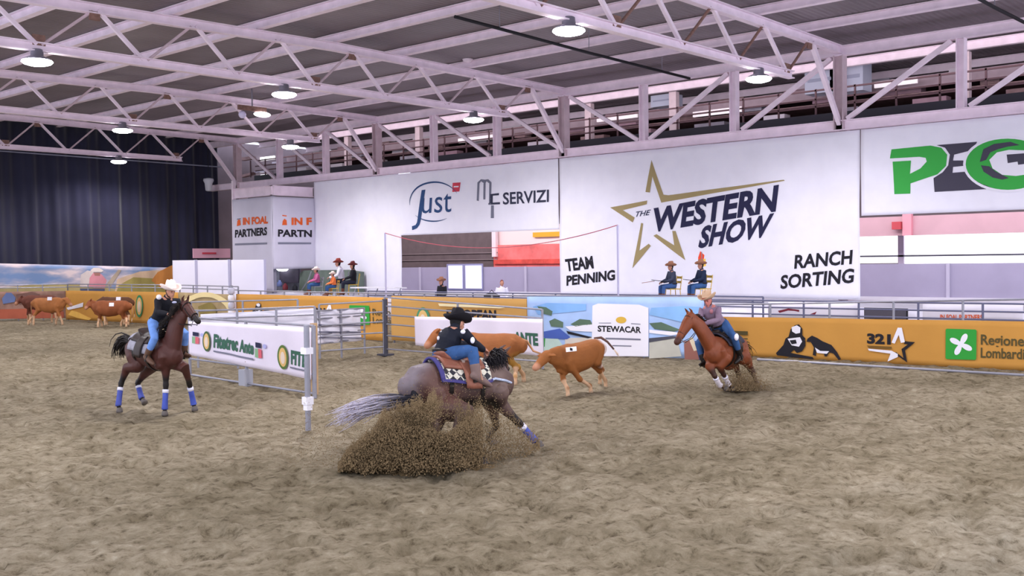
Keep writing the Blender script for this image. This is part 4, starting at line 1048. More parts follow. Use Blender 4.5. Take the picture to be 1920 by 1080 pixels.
def quadruped(name, label, cat, B, torso, neck, head, legs, kind, base, dark, voxel=.014, zones=(), cm=None, group=None, leg_w=1.0, sock=None):
    """neck: body-frame or world points with radii; head: list of world (point, half width, half height); legs: list of dict"""
    s = B.sc
    t = thing(name, label, cat, (B.C.x, B.C.y, 0), group)
    mb = MB()
    loft(mb, [(B(x, 0, z), rw*s, rh*s) for x, z, rw, rh in torso], B.lat, 22)
    if kind == 'horse':
        loft(mb, [(B(.50, 0, 1.34), .06*s, .10*s), (B(.34, 0, 1.40), .06*s, .09*s), (B(.12, 0, 1.36), .06*s, .07*s)], B.lat, 10)
        for k in (-1, 1):
            loft(mb, [(B(-.62, k*.13, 1.24), .15*s), (B(-.46, k*.15, 1.08), .17*s), (B(-.36, k*.17, .92), .12*s)], B.lat, 14)
            loft(mb, [(B(.42, k*.10, 1.34), .09*s), (B(.56, k*.13, 1.10), .125*s), (B(.48, k*.13, .96), .10*s)], B.lat, 14)
    else:
        loft(mb, [(B(.62, 0, 1.15), .07*s, .10*s), (B(.36, 0, 1.22), .08*s, .09*s), (B(-.5, 0, 1.22), .09*s, .07*s), (B(-.74, 0, 1.17), .09*s, .07*s)], B.lat, 10)
        loft(mb, [(B(.66, 0, .80), .06*s, .12*s), (B(.45, 0, .68), .08*s, .10*s)], B.lat, 10)
        for k in (-1, 1):
            loft(mb, [(B(-.60, k*.12, 1.08), .15*s), (B(-.50, k*.15, .90), .15*s), (B(-.42, k*.16, .76), .11*s)], B.lat, 14)
            loft(mb, [(B(.44, k*.12, 1.10), .10*s), (B(.50, k*.15, .90), .12*s), (B(.42, k*.15, .76), .09*s)], B.lat, 14)
    side = B.lat
    hd_dir = (V(head[-1][0])-V(head[0][0])).normalized()
    hside = B.lat if len(head[0]) < 4 else V(head[0][3])
    hside = (hside-hd_dir*hside.dot(hd_dir)).normalized(); hup = hside.cross(hd_dir)
    if hup.dot(UP) < 0: hup = -hup
    loft(mb, [(V(p), a*s, b*s) for p, a, b in neck], side, 18)
    loft(mb, [(V(h[0]), h[1]*s, h[2]*s) for h in head], hside, 16)
    p0, p1 = V(head[0][0]), V(head[-1][0]); L_ = (p1-p0).length
    jaw = p0.lerp(p1, .30)-hup*(.055*s)
    loft(mb, [(p0.lerp(p1, .10)-hup*.05*s, .055*s, .08*s), (jaw, .06*s, .07*s), (p0.lerp(p1, .62)-hup*.035*s, .035*s, .04*s)], hside, 12)
    for k in (-1, 1):       # brow ridges and nostrils
        loft(mb, [(p0.lerp(p1, .18)+hside*k*.062*s+hup*.03*s, .028*s), (p0.lerp(p1, .33)+hside*k*.055*s+hup*.025*s, .024*s)], hside, 8)
        loft(mb, [(p0.lerp(p1, .93)+hside*k*.03*s+hup*.01*s, .026*s), (p0.lerp(p1, 1.0)+hside*k*.03*s, .022*s)], hside, 8)
        if kind == 'horse':
            e0 = p0+hside*k*.05*s+hup*.06*s - hd_dir*.02*s
            loft(mb, [(e0, .030*s, .024*s), (e0+hup*.07*s-hd_dir*.03*s+hside*k*.01*s, .032*s, .018*s), (e0+hup*.15*s-hd_dir*.02*s, .012*s, .010*s)], hside, 8)
        else:
            e0 = p0.lerp(p1, .12)+hside*k*.08*s+hup*.03*s
            loft(mb, [(e0, .025*s, .02*s), (e0+hside*k*.12*s-hup*.01*s-hd_dir*.03*s, .035*s, .06*s), (e0+hside*k*.21*s-hup*.03*s-hd_dir*.04*s, .016*s, .028*s)], hup, 8)
    z_ = list(zones); shoes = []
    for lg in legs:
        pts = lg['p']; up_r = lg.get('r', [.10, .052, .036, .040, .046])
        rr = [r*s*leg_w for r in up_r]
        # pts: upper joint, knee/hock, fetlock, hoof centre
        U0, K, F, H = [V(p) for p in pts[-4:]]
        ch = []
        if len(pts) == 5: ch.append((V(pts[0]), rr[0]*1.35))
        ch += [(U0, rr[0]), (U0.lerp(K, .45), rr[0]*.66), (U0.lerp(K, .8), rr[1]*1.0), (K, rr[1]*1.12), (K.lerp(F, .22), rr[2]*1.15), (K.lerp(F, .6), rr[2]), (F.lerp(K, .06), rr[3]*1.08), (F, rr[3]*1.1), (F.lerp(H, .6), rr[4]*.85), (H, rr[4])]
        loft(mb, ch, side, 12, True)
        if lg.get('hind'):      # point of the hock
            bk = -B.hd; loft(mb, [(K+bk*.02*s+UP*.06*s, .028*s), (K+bk*.035*s, .034*s), (K.lerp(F, .25)+bk*.015*s, .022*s)], side, 8)
        if dark is not None: z_.append((tuple(K.lerp(U0, .12)), tuple(H), .095*s, dark, .10*s))
        if lg.get('sock'): z_.append((tuple(F.lerp(K, lg.get('sockh', .3))), tuple(H), .07*s, lg['sock'], .03*s))
        shoes.append((F, H, lg))
    body = fuse('body', mb, cm, voxel, t, colf=colour_by(z_, base))
    for F, H, lg in shoes:
        d = V(lg.get('hd', B.hd)); d.z = 0; d.normalize()
        up_ = (F-H).normalized()
        up_ = (up_*.5+UP).normalized() if not lg.get('free') else up_
        fx = (d-up_*d.dot(up_)).normalized(); sx = up_.cross(fx)
        if kind == 'horse':
            MB().lathe(H+up_*.01*s, [(.058*s, -.055*s), (.060*s, -.03*s), (.045*s, .035*s), (.030*s, .045*s)], 14, (fx*1.15, sx, up_)).build('hoof', mat('hoof', '#5f5855', .5, .1, 20), t, smooth=True)
        else:
            for k in (-1, 1):
                MB().lathe(H+up_*.0+sx*k*.022*s, [(.030*s, -.05*s), (.032*s, -.03*s), (.022*s, .03*s), (.012*s, .035*s)], 10, (fx*1.5, sx, up_)).build('hoof', mat('cow_hoof', '#b89a7c', .5, .1, 20), t, smooth=True)
        if lg.get('boot'):
            K = V(lg['p'][-3]); a = K.lerp(F, .22); b_ = F.lerp(H, .25)
            mb = MB(); loft(mb, [(a, .052*s), (a.lerp(F, .5), .050*s), (F, .056*s), (b_, .060*s)], side, 14, False)
            mb.build('leg_boot', lg['boot'], t, smooth=True)
            mb = MB(); loft(mb, [(a.lerp(K, .12), .057*s), (a.lerp(F, .16), .058*s)], side, 14, False)
            mb.build('boot_cuff', mat('boot_cuff', '#e6e4f4', .7), t, smooth=True)
    ex = MATS.get('animal_eye') or mat('animal_eye', '#120d0c', .15)
    for k in (-1, 1):
        MB().ell(p0.lerp(p1, .27)+hside*k*.068*s+hup*.028*s, .02*s, .02*s, .02*s, 10, 6).build('eye', ex, t, smooth=True)
    return t, body, dict(p0=p0, p1=p1, hside=hside, hup=hup, hd=hd_dir, L=L_)

def strands(mb, cols, root, n, L, d0, d1, spread, r, c0, c1, seed, wav=.04, rt=.15):
    """hair locks: tapered curved strands"""
    rnd = random.Random(seed)
    for i in range(n):
        p = root(rnd); ln = L*(.75+rnd.random()*.4)
        a = V(d0)+V([rnd.uniform(-1, 1)*spread for _ in range(3)]); b = V(d1)+V([rnd.uniform(-1, 1)*spread for _ in range(3)])
        pts = []; rs = []; m = 7; q = V(p)
        for k in range(m):
            f = k/(m-1); d = a.lerp(b, f).normalized()
            pts.append(q+V([math.sin(f*5+i+j*2)*wav*f for j in range(3)])); rs.append(r*(1-f*(1-rt)))
            q = q+d*(ln/(m-1))
        n0 = len(mb.v); mb.path(pts, rs, 5)
        for k in range(len(mb.v)-n0):
            f = (k//5)/(m-1); w = min(1, max(0, (f-.25)/.45)); cols.append([c0[j]+(c1[j]-c0[j])*w for j in range(3)])
def mane(t, pts, side, s, c, name='mane', length=.28, n=150, seed=1, up=UP, r=.010):
    mb = MB(); cols = []
    pts = [V(p) for p in pts]
    def root(rnd):
        f = rnd.random()*(len(pts)-1.001); i = int(f); return pts[i].lerp(pts[i+1], f-i)+V([rnd.uniform(-.015, .015) for _ in range(3)])
    strands(mb, cols, root, n, length*s, V(side)*.7+up*.3, V(side)*.3-UP, .25, r*s, c, c, seed, .02)
    link_mesh(name, mb.v, mb.f, MATS['hair'], t, smooth=True, cols=cols)
mat('hair', '#888888', .6, attr='Col')
M_COAT = mat('coat', '#888888', .52, .12, 7, attr='Col', bump=.12, bscale=40)
M_COWC = mat('cow_coat', '#888888', .75, .10, 5, attr='Col', bump=.25, bscale=35)
M_LEATH = mat('brown_leather', '#6e3f2c', .5, .15, 8)
M_DLEATH = mat('dark_leather', '#1d1714', .5, .1, 8)
M_TANL = mat('tan_leather', '#a47c68', .6, .12, 8)
M_BOOTB = mat('blue_leg_boot', '#4355ad', .6, .1, 9)

def patch(B, torso, x0, x1, a0, a1, off, name, m, t, thick=.02, nx=14, na=16, wave=0.0, front=None):
    """cloth or leather lying over the barrel between angles a0..a1 (degrees from the spine, + is the animal's left)"""
    vs = []; fs = []
    for j in range(na+1):
        an = math.radians(a0+(a1-a0)*j/na)
        for i in range(nx+1):
            x = x0+(x1-x0)*i/nx
            z, rw, rh = torso_at(torso, x)
            o = off + (wave*math.sin(i*1.7+j) if wave else 0)
            topf = 1+.10*max(0, math.cos(an))**6
            vs.append(B(x, math.sin(an)*(rw+o), z+math.cos(an)*(rh*topf+o)))
    for j in range(na):
        for i in range(nx):
            a = j*(nx+1)+i; fs.append((a, a+1, a+nx+2, a+nx+1))
    o = link_mesh(name, vs, fs, m, t, smooth=True)
    sm = o.modifiers.new('s', 'SOLIDIFY'); sm.thickness = thick*B.sc; sm.offset = 0
    return o
def checker(name, c1, c2, c3):
    m = bpy.data.materials.new(name); m.use_nodes = True; nt = m.node_tree; N = nt.nodes; L = nt.links
    tc = N.new('ShaderNodeTexCoord'); ck = N.new('ShaderNodeTexChecker'); ck.inputs['Scale'].default_value = 13
    ck.inputs['Color1'].default_value = (*lin(c1), 1); ck.inputs['Color2'].default_value = (*lin(c2), 1)
    rot = N.new('ShaderNodeMapping'); rot.inputs['Rotation'].default_value = (.6, .5, .78)
    L.new(tc.outputs['Object'], rot.inputs[0]); L.new(rot.outputs[0], ck.inputs['Vector'])
    v = N.new('ShaderNodeTexVoronoi'); v.inputs['Scale'].default_value = 20; L.new(tc.outputs['Object'], v.inputs['Vector'])
    r = N.new('ShaderNodeValToRGB'); r.color_ramp.elements[0].position = .25; r.color_ramp.elements[1].position = .3
    L.new(v.outputs['Distance'], r.inputs[0])
    mx = N.new('ShaderNodeMix'); mx.data_type = 'RGBA'; mx.inputs[6].default_value = (*lin(c3), 1)
    L.new(r.outputs[0], mx.inputs[0]); L.new(ck.outputs[0], mx.inputs[7]); L.new(mx.outputs[2], N['Principled BSDF'].inputs['Base Color'])
    N['Principled BSDF'].inputs['Roughness'].default_value = .9
    MATS[name] = m; return m
def saddle(B, label, padmat, trim=None, seat=M_LEATH, xo=0.0):
    t = thing('western_saddle', label, 'saddle', (B.C.x, B.C.y, 0))
    T = HORSE_TORSO; s = B.sc
    patch(B, T, -.40+xo, .36+xo, -84, 84, .035, 'saddle_pad', padmat, t, .025, wave=.003)
    if trim: patch(B, T, -.43+xo, -.37+xo, -85, 85, .040, 'pad_trim', trim, t, .03, nx=3); patch(B, T, -.42+xo, .37+xo, -87, -80, .042, 'pad_trim', trim, t, .03); patch(B, T, -.42+xo, .37+xo, 80, 87, .042, 'pad_trim', trim, t, .03)
    patch(B, T, -.34+xo, .28+xo, -52, 52, .065, 'skirt', seat, t, .03)
    for k in (-1, 1): patch(B, T, -.08+xo, .16+xo, k*30, k*96, .085, 'fender', seat, t, .015, 6, 8)
    # seat, swell, horn and cantle
    z, rw, rh = torso_at(T, 0); zt = z+rh
    mb = MB()
    loft(mb, [(B(.24+xo, 0, zt+.12), .13*s, .06*s), (B(.12+xo, 0, zt+.07), .12*s, .05*s), (B(-.08+xo, 0, zt+.06), .15*s, .05*s), (B(-.22+xo, 0, zt+.12), .17*s, .05*s), (B(-.27+xo, 0, zt+.18), .17*s, .03*s)], B.lat, 16)
    fuse('seat', mb, seat, .014, t)
    mb = MB().path([B(.24+xo, 0, zt+.14), B(.28+xo, 0, zt+.26)], [.022*s, .02*s], 10); mb.lathe(B(.285+xo, 0, zt+.265), [(.01, -.02*s), (.045*s, -.01*s), (.045*s, .01*s), (.01, .02*s)], 14, (B.hd, B.lat, B.up))
    mb.build('horn', M_DLEATH, t, smooth=True)
    for nm, xg in (('front_cinch', .22), ('rear_cinch', -.26)):
        zz, rw, rh = torso_at(T, xg+xo)
        pts = [B(xg+xo, math.sin(math.radians(a))*(rw+.012), zz+math.cos(math.radians(a))*(rh+.012)) for a in range(70, 291, 10)]
        mb = MB()
        for p, q in zip(pts[:-1], pts[1:]): mb.beam(p, q, .06*s, .012*s, (p-B(xg+xo, 0, zz)).normalized())
        mb.build(nm, M_DLEATH, t)
    return t
def bridle(t_label, info, s, rein_to, org, col=M_DLEATH, rein_col=None):
    p0, p1, hs, hu, hd = info['p0'], info['p1'], info['hside'], info['hup'], info['hd']
    t = thing('bridle', t_label, 'bridle', tuple(org))
    def band(f, w, h, r, nm):
        c = p0.lerp(p1, f); pts = [c+hs*math.cos(a)*w*s+hu*math.sin(a)*h*s for a in [2*math.pi*k/16 for k in range(17)]]
        MB().path(pts, r, 6).build(nm, col, t, smooth=True)
    band(.70, .062, .085, .009, 'noseband'); band(.12, .085, .125, .009, 'throat_strap')
    bit = []
    for k in (-1, 1):
        MB().path([p0.lerp(p1, .08)+hs*k*.085*s+hu*.04*s, p0.lerp(p1, .45)+hs*k*.075*s, p0.lerp(p1, .86)+hs*k*.055*s-hu*.04*s], .008, 6).build('cheek_strap', col, t)
        q = p0.lerp(p1, .86)+hs*k*.06*s-hu*.05*s; bit.append(q)
        MB().path([q+hu*.04*s, q-hu*.10*s+hd*.0], .009, 6).build('bit_shank', M_GALV, t)
    for q in bit:
        e = V(rein_to); mid = (q+e)/2-UP*.12*s
        MB().path([q-hu*.08*s, q.lerp(mid, .5)-UP*.03, mid, mid.lerp(e, .5)+UP*.0, e], .007, 6).build('rein', rein_col or col, t)
    return t
# ================================================================ people
M_SKIN = mat('skin', '#c08a74', .6, .05, 9)
def hat(parent, c, fwd, side, up, s, m, band=M_DLEATH, tip=0.0, name='cowboy_hat'):
    """brim curled at the sides, creased crown; c = centre of the brim"""
    vs = []; fs = []; na = 32; c = V(c)
    prof = [(0.0, .128), (.35, .142), (.62, .140), (.80, .122), (.93, .06), (1.0, .0), (1.06, .002), (1.45, .010), (1.80, .022), (1.95, .030), (1.93, .020), (1.5, -.002), (1.02, -.012), (.9, -.01)]
    for r, h in prof:
        for k in range(na):
            a = 2*math.pi*k/na; ca, sa = math.cos(a), math.sin(a)
            ra, rb = .098, .082
            x, y = ca*ra*r, sa*rb*r
            if r > 1.0:
                e = (r-1)/.95; x = ca*(ra+ .085*e); y = sa*(rb+.075*e*(1-.12*sa*sa))
                z = h + .052*e*e*sa*sa - .018*e*ca*ca*(1 if ca > 0 else .6)
            else:
                z = h - (.028*math.exp(-(sa*r/.22)**2) if h > .09 else 0) + (.012*(-ca*r) if h > .09 else 0)
            vs.append(c+(V(fwd)*x+V(side)*y+V(up)*z)*s)
    for j in range(len(prof)-1):
        for k in range(na):
            k2 = (k+1) % na; fs.append((j*na+k, j*na+k2, (j+1)*na+k2, (j+1)*na+k))
    fs.append(tuple(range(na)))
    o = link_mesh(name, vs, fs, m, parent, smooth=True)
    mb = MB(); mb.lathe(c, [(1.03, .002*s), (1.035, .022*s)], 24, (V(fwd)*.098*s, V(side)*.082*s, V(up)))
    mb.build('hat_band', band, o)
    for ch in o.children: ch.location = (0, 0, 0)
    return o
def person(label, J, C, s=1.0, voxel=.010, hands=True, group=None, hatm=None, hatk={}, name='person', near=True, bootsm=None, extra=None, hairm=None, long_hair=False):
    """J: joints in world space. C: clothing materials"""
    g = lambda k: V(J[k])
    pel, ch, nk, hdp = g('pelvis'), g('chest'), g('neck'), g('head')
    fwd = V(J['face']).normalized(); hup = V(J.get('hup', UP)); hup = (hup-fwd*hup.dot(fwd)).normalized(); hs = hup.cross(fwd)   # hs: person's left
    shs = (g('shL')-g('shR')).normalized(); hps = (g('hipL')-g('hipR')).normalized()
    t_base = V((pel.x, pel.y, 0))
    # the person's body is one continuous surface
    def core(mb, e=0.0, top=True, low=True):
        up1 = [(pel+(pel-ch).normalized()*.04*s, (.15+e)*s, (.10+e)*s), (pel, (.165+e)*s, (.115+e)*s), (pel.lerp(ch, .45), (.138+e)*s, (.100+e)*s), (ch, (.165+e)*s, (.118+e)*s), (ch.lerp(nk, .62), (.150+e)*s, (.095+e)*s)]
        if not top: up1 = up1[:2]
        loft(mb, up1, hps*.5+shs*.5, 18)
    def arm(mb, k, e=0.0, to=3, head=True):
        a, b_, c_ = g('sh'+k), g('el'+k), g('wr'+k)
        pts = [(ch.lerp(nk, .55).lerp(a, .45), (.062+e)*s), (a, (.060+e)*s), (a.lerp(b_, .45), (.047+e)*s), (b_, (.040+e)*s), (b_.lerp(c_, .35), (.041+e)*s), (c_, (.028+e)*s)]
        loft(mb, pts, shs, 12)
    def leg(mb, k, e=0.0, to=4):
        a, b_, c_ = g('hip'+k), g('kn'+k), g('an'+k)
        pts = [(a, (.092+e)*s), (a.lerp(b_, .4), (.080+e)*s), (b_.lerp(a, .1), (.058+e)*s), (b_, (.057+e)*s), (b_.lerp(c_, .3), (.056+e)*s), (b_.lerp(c_, .7), (.042+e)*s), (c_, (.036+e)*s)]
        loft(mb, pts, hps, 14)
    mb = MB(); core(mb)
    for k in 'LR':
        arm(mb, k); leg(mb, k)
        an, toe = g('an'+k), g('toe'+k)
        loft(mb, [(an+(an-toe).normalized()*.04*s-UP*.03*s, .032*s), (an.lerp(toe, .4)-UP*.03*s, .038*s, .034*s), (toe-UP*.03*s, .036*s, .022*s)], hps, 10)
    loft(mb, [(ch.lerp(nk, .6), .075*s), (nk, .056*s), (nk.lerp(hdp, .55), .052*s)], hs, 12)
    # head: skull, jaw, nose, lips, ears
    H = lambda f, l, u: hdp+(fwd*f+hs*l+hup*u)*s
    loft(mb, [(H(-.005, 0, -.03), .068*s, .085*s), (H(-.012, 0, .03), .075*s, .094*s), (H(-.015, 0, .075), .062*s, .078*s)], hs, 16)
    loft(mb, [(H(.025, 0, -.02), .060*s, .060*s), (H(.040, 0, -.075), .042*s, .042*s), (H(.050, 0, -.100), .026*s, .026*s)], hs, 12)
    loft(mb, [(H(.082, 0, .018), .011*s), (H(.100, 0, -.018), .016*s)], hs, 8)
    loft(mb, [(H(.083, .018, -.055), .009*s), (H(.090, 0, -.053), .010*s), (H(.083, -.018, -.055), .009*s)], hup, 8)
    loft(mb, [(H(.074, .035, .028), .012*s), (H(.086, 0, .030), .010*s), (H(.074, -.035, .028), .012*s)], hup, 8)
    for k in (1, -1): loft(mb, [(H(-.005, k*.077, .018), .010*s, .016*s), (H(-.004, k*.079, -.02), .009*s, .010*s)], hs, 8)
    if hands:
        for k in 'LR':
            w = g('wr'+k); d = V(J.get('hd'+k, (w-g('el'+k)))).normalized()
            pal = V(J.get('pal'+k, -UP)); pal = (pal-d*pal.dot(d)).normalized()      # palm faces this way
            sd = d.cross(pal)*(1 if k == 'L' else -1)                                    # thumb side
            c0 = w+d*.02*s; c1 = w+d*.085*s
            loft(mb, [(c0, .028*s, .018*s), (c0.lerp(c1, .5), .038*s, .017*s), (c1, .040*s, .015*s)], sd, 12)
            for i, (o_, ln) in enumerate(((.030, .036), (.010, .042), (-.010, .039), (-.029, .030))):
                b0 = c1+sd*o_*s; cu = .55+.1*i
                b1 = b0+(d*.9+pal*.35).normalized()*ln*s; b2 = b1+(d*.25+pal*cu*1.5).normalized()*ln*.75*s; b3 = b2+(pal-d*.5).normalized()*ln*.55*s
                loft(mb, [(b0, .0095*s), (b1, .009*s), (b2, .008*s), (b3, .0072*s)], sd, 8)
            q0 = w+d*.035*s+sd*.026*s; q1 = q0+(sd*.8+d*.6+pal*.3).normalized()*.04*s; q2 = q1+(d*.8+pal*.6-sd*.1).normalized()*.034*s
            loft(mb, [(q0, .013*s), (q1, .0105*s), (q2, .009*s)], d, 8)
    zz = [(tuple(H(.09, .0, -.055)), .020*s, lin('#8c4a44'), .012*s)]
    body = fuse(name, mb, C['skin'], voxel, None, origin=t_base)
    tag(body, label, 'person', group)
    if near:
        for k in (1, -1): MB().ell(H(.074, k*.031, .008), .010*s, .011*s, .008*s, 8, 6, (fwd, hs, hup)).build('eye', mat('human_eye', '#1c1614', .2), body, smooth=True)
    # trousers
    mb = MB(); core(mb, .014, top=False)
    loft(mb, [(pel+(pel-ch).normalized()*.04*s, .165*s, .118*s), (pel, .180*s, .130*s), (pel.lerp(ch, .22), .165*s, .120*s)], hps, 16)
    for k in 'LR':
        leg(mb, k, .014)
    fuse('jeans', mb, C['legs'], voxel*1.15, body)
    # shirt
    mb = MB()
    loft(mb, [(pel.lerp(ch, .12), .172*s, .130*s), (pel.lerp(ch, .5), .162*s, .124*s), (ch, .186*s, .138*s), (ch.lerp(nk, .55), .170*s, .120*s), (ch.lerp(nk, .78), .142*s, .105*s), (ch.lerp(nk, .95), .080*s, .076*s), (ch.lerp(nk, 1.12), .066*s, .066*s)], hps*.4+shs*.6, 18)
    for k in 'LR': arm(mb, k, .016)
    fuse('shirt', mb, C['shirt'], voxel*1.15, body)
    mb = MB().path([pel.lerp(ch, .16)+(hps*math.cos(a)*.178+(hps.cross((ch-pel).normalized()))*math.sin(a)*.134)*s for a in [2*math.pi*k/20 for k in range(21)]], .018*s, 6)
    mb.build('belt', M_DLEATH, body)
    # boots
    bm_ = bootsm or M_LEATH
    for k in 'LR':
        an, toe, kn = g('an'+k), g('toe'+k), g('kn'+k)
        mb = MB()
        loft(mb, [(an.lerp(kn, .38), .066*s), (an.lerp(kn, .2), .062*s), (an, .056*s), (an.lerp(toe, .2)-UP*.025*s, .056*s, .054*s), (an.lerp(toe, .6)-UP*.03*s, .056*s, .048*s), (toe-UP*.03*s, .050*s, .040*s), (toe.lerp(an, -.4)-UP*.03*s, .034*s, .028*s)], hps, 12)
        loft(mb, [(an+(an-toe).normalized()*.05*s-UP*.03*s, .048*s), (an-UP*.03*s, .05*s)], hps, 12)
        o = fuse('boot', mb, bm_, voxel*1.1, body)
        MB().box(an-(toe-an).normalized()*.03*s-UP*.085*s, .05*s, .05*s, .035*s).build('boot_heel', M_DLEATH, o)
    # hair
    if hairm:
        mb = MB(); loft(mb, [(H(-.028, 0, -.05), .066*s, .062*s), (H(-.024, 0, .02), .081*s, .090*s), (H(-.018, 0, .075), .068*s, .082*s)], hs, 14)
        if long_hair: loft(mb, [(H(-.06, 0, -.0), .06*s, .04*s), (H(-.09, 0, -.12), .055*s, .03*s), (H(-.10, 0, -.22), .03*s, .02*s)], hs, 10)
        fuse('hair', mb, hairm, voxel, body)
    if hatm:
        t_ = hatk.get('tilt', 0.0); up2 = (hup-fwd*t_).normalized(); f2 = (fwd-up2*fwd.dot(up2)).normalized(); s2 = up2.cross(f2)
        hat(body, H(-.012, 0, .052), f2, s2, up2, s*hatk.get('k', 1.06), hatm, hatk.get('band', M_DLEATH))
    return body
# ================================================================ front left rider on the dark bay horse
D1 = 18.5
def gd(x, y): return G(x, y)
bay = lin('#4a2822'); darkc = lin('#1b1413')
B = Body(P(291, 662, D1), hv(.74, -.67, .02), UP, .93, 1.165)
pp = lambda x, y, d=0.0: P(x, y, D1+d)
poll = pp(346, 573, -.62); muz = pp(372, 603, -.84)
neck = [(B(.46, 0, 1.18), .165, .29), (B(.62, 0, 1.32), .135, .25), (pp(331, 608, -.50), .105, .20), (pp(342, 588, -.60), .088, .155)]
hsd = B.lat
head = [(poll, .085, .105), (poll.lerp(muz, .3), .082, .112), (poll.lerp(muz, .6), .062, .082), (poll.lerp(muz, .85), .052, .064), (muz, .050, .058)]
h1 = gd(309, 780); h2 = gd(365, 770); h3 = gd(223, 773); h4 = P(268, 758, D1+.45)
def leg(points, **k): return dict(p=points, **k)
dz = V((0, 0, .045))
legs = [leg([B(.46, -.14, .98), pp(311, 690, -.35), P(311, 722, 18.15), P(309, 765, 18.1), P(309, 775, 18.1)], boot=M_BOOTB),
        leg([B(.46, .14, .98), pp(347, 690, -.45), P(355, 719, 18.45), P(363, 757, 18.55), P(365, 766, 18.55)], boot=M_BOOTB),
        leg([B(-.36, -.17, .92), P(238, 690, 18.75), P(227, 719, 18.75), P(222, 758, 18.65), P(224, 769, 18.65)], boot=mat('blue_grey_boot', '#4c58a8', .7, .1, 9), hind=1),
        leg([B(-.36, .17, .92), P(273, 698, 19.0), P(258, 719, 19.1), P(265, 745, 19.0), P(270, 753, 18.95)], boot=MATS['blue_grey_boot'], hind=1, free=1)]
t, body, info = quadruped('horse', 'dark bay horse with blue leg boots standing alert at the left', 'horse', B, HORSE_TORSO, neck, head, legs, 'horse', bay, darkc, cm=M_COAT,
    zones=[(tuple(muz), .10, darkc, .08)])
mane(t, [B(.40, .0, 1.44), pp(318, 606, -.3), pp(336, 585, -.52), poll+UP*.03], B.lat*-1, .93, darkc, n=170, seed=3, length=.26)
mb = MB(); cols = []; dk = B(-.82, 0, 1.33)
strands(mb, cols, lambda r: dk+V([r.uniform(-.03, .03) for _ in range(3)]), 150, .66, -B.hd*1.1+UP*.45, -UP-B.hd*.0, .22, .022, darkc, darkc, 5, .03)
link_mesh('tail', mb.v, mb.f, MATS['hair'], t, smooth=True, cols=cols)
SD1 = saddle(B, 'western saddle with grey-white pad on the dark bay horse at the left', mat('grey_pad', '#9a98a4', .9, .15, 10, bump=.3, bscale=40), None, mat('black_saddle_leather', '#2c211e', .5, .1, 8), xo=-.06)
patch(B, HORSE_TORSO, -.72, -.40, -40, 60, .03, 'hip_blanket', MATS['grey_pad'], SD1, .02, wave=.004)
Fd = hv(.74, -.67); Sd = hv(-.67, -.74)*-1      # rider's left
sc = .95
J = dict(pelvis=B(-.04, 0, 1.56), chest=B(.02, 0, 1.90), neck=B(.05, 0, 2.10), head=P(320, 546, D1-.15)+V((0, 0, .0)), face=hv(.8, -.6, -.12))
J['head'] = P(320, 547, D1-.18); J['neck'] = P(313, 559, D1-.12); J['chest'] = P(309, 575, D1-.10); J['pelvis'] = P(297, 604, D1+.02)
L1 = B.lat
J['shL'] = P(334, 566, D1+.05); J['shR'] = P(296, 565, D1-.24)
J['elL'] = P(338, 583, D1-.05); J['wrL'] = P(324, 587, D1-.36); J['elR'] = P(296, 586, D1-.42); J['wrR'] = P(313, 588, D1-.50)
J['hipL'] = J['pelvis']+L1*.10; J['hipR'] = J['pelvis']-L1*.10
J['knR'] = P(290, 634, D1-.52); J['anR'] = P(275, 668, D1-.40); J['toeR'] = P(284, 676, D1-.52)
J['knL'] = J['pelvis']+L1*.33+B.hd*.32-UP*.20; J['anL'] = J['knL']-UP*.38-B.hd*.08+L1*.02; J['toeL'] = J['anL']+B.hd*.14
M_JN = mat('light_denim', '#6c94d8', .85, .12, 9, bump=.2, bscale=60); M_BLKS = mat('black_shirt', '#15161f', .8, .1, 6, bump=.4, bscale=14)
M_HATW = mat('cream_felt', '#f0dcd4', .85, .05, 8)
R1 = person('rider in white hat, black shirt and pale jeans on the dark bay horse', J, dict(skin=M_SKIN, legs=M_JN, shirt=M_BLKS), s=sc, hatm=M_HATW, hatk=dict(k=1.18, tilt=-.05, band=mat('pale_band', '#c8b0a8', .8)), bootsm=mat('tan_boot', '#5e4436', .6), hairm=mat('brown_hair', '#3a2a24', .9))
MB().ell(P(298, 557, D1-.33), .05, .03, .045).build('shoulder_patch', M_WHITE, R1, smooth=True)
MB().ell(P(327, 567, D1-.30), .045, .02, .02).build('chest_print', mat('pale_print', '#b8bce0', .8), R1, smooth=True)
bridle('black bridle and reins on the dark bay horse', info, .93, J['wrR'], (B.C.x, B.C.y, 0))
for k_, an in (('R', J['anR']), ('L', J['anL'])):
    MB().path([an+B.hd*.06+UP*.12, an+B.hd*.06-B.lat*.06-UP*.08, an+B.hd*.06+B.lat*.06-UP*.08, an+B.hd*.06+UP*.12], .012, 6).build('stirrup', M_DLEATH, SD1)

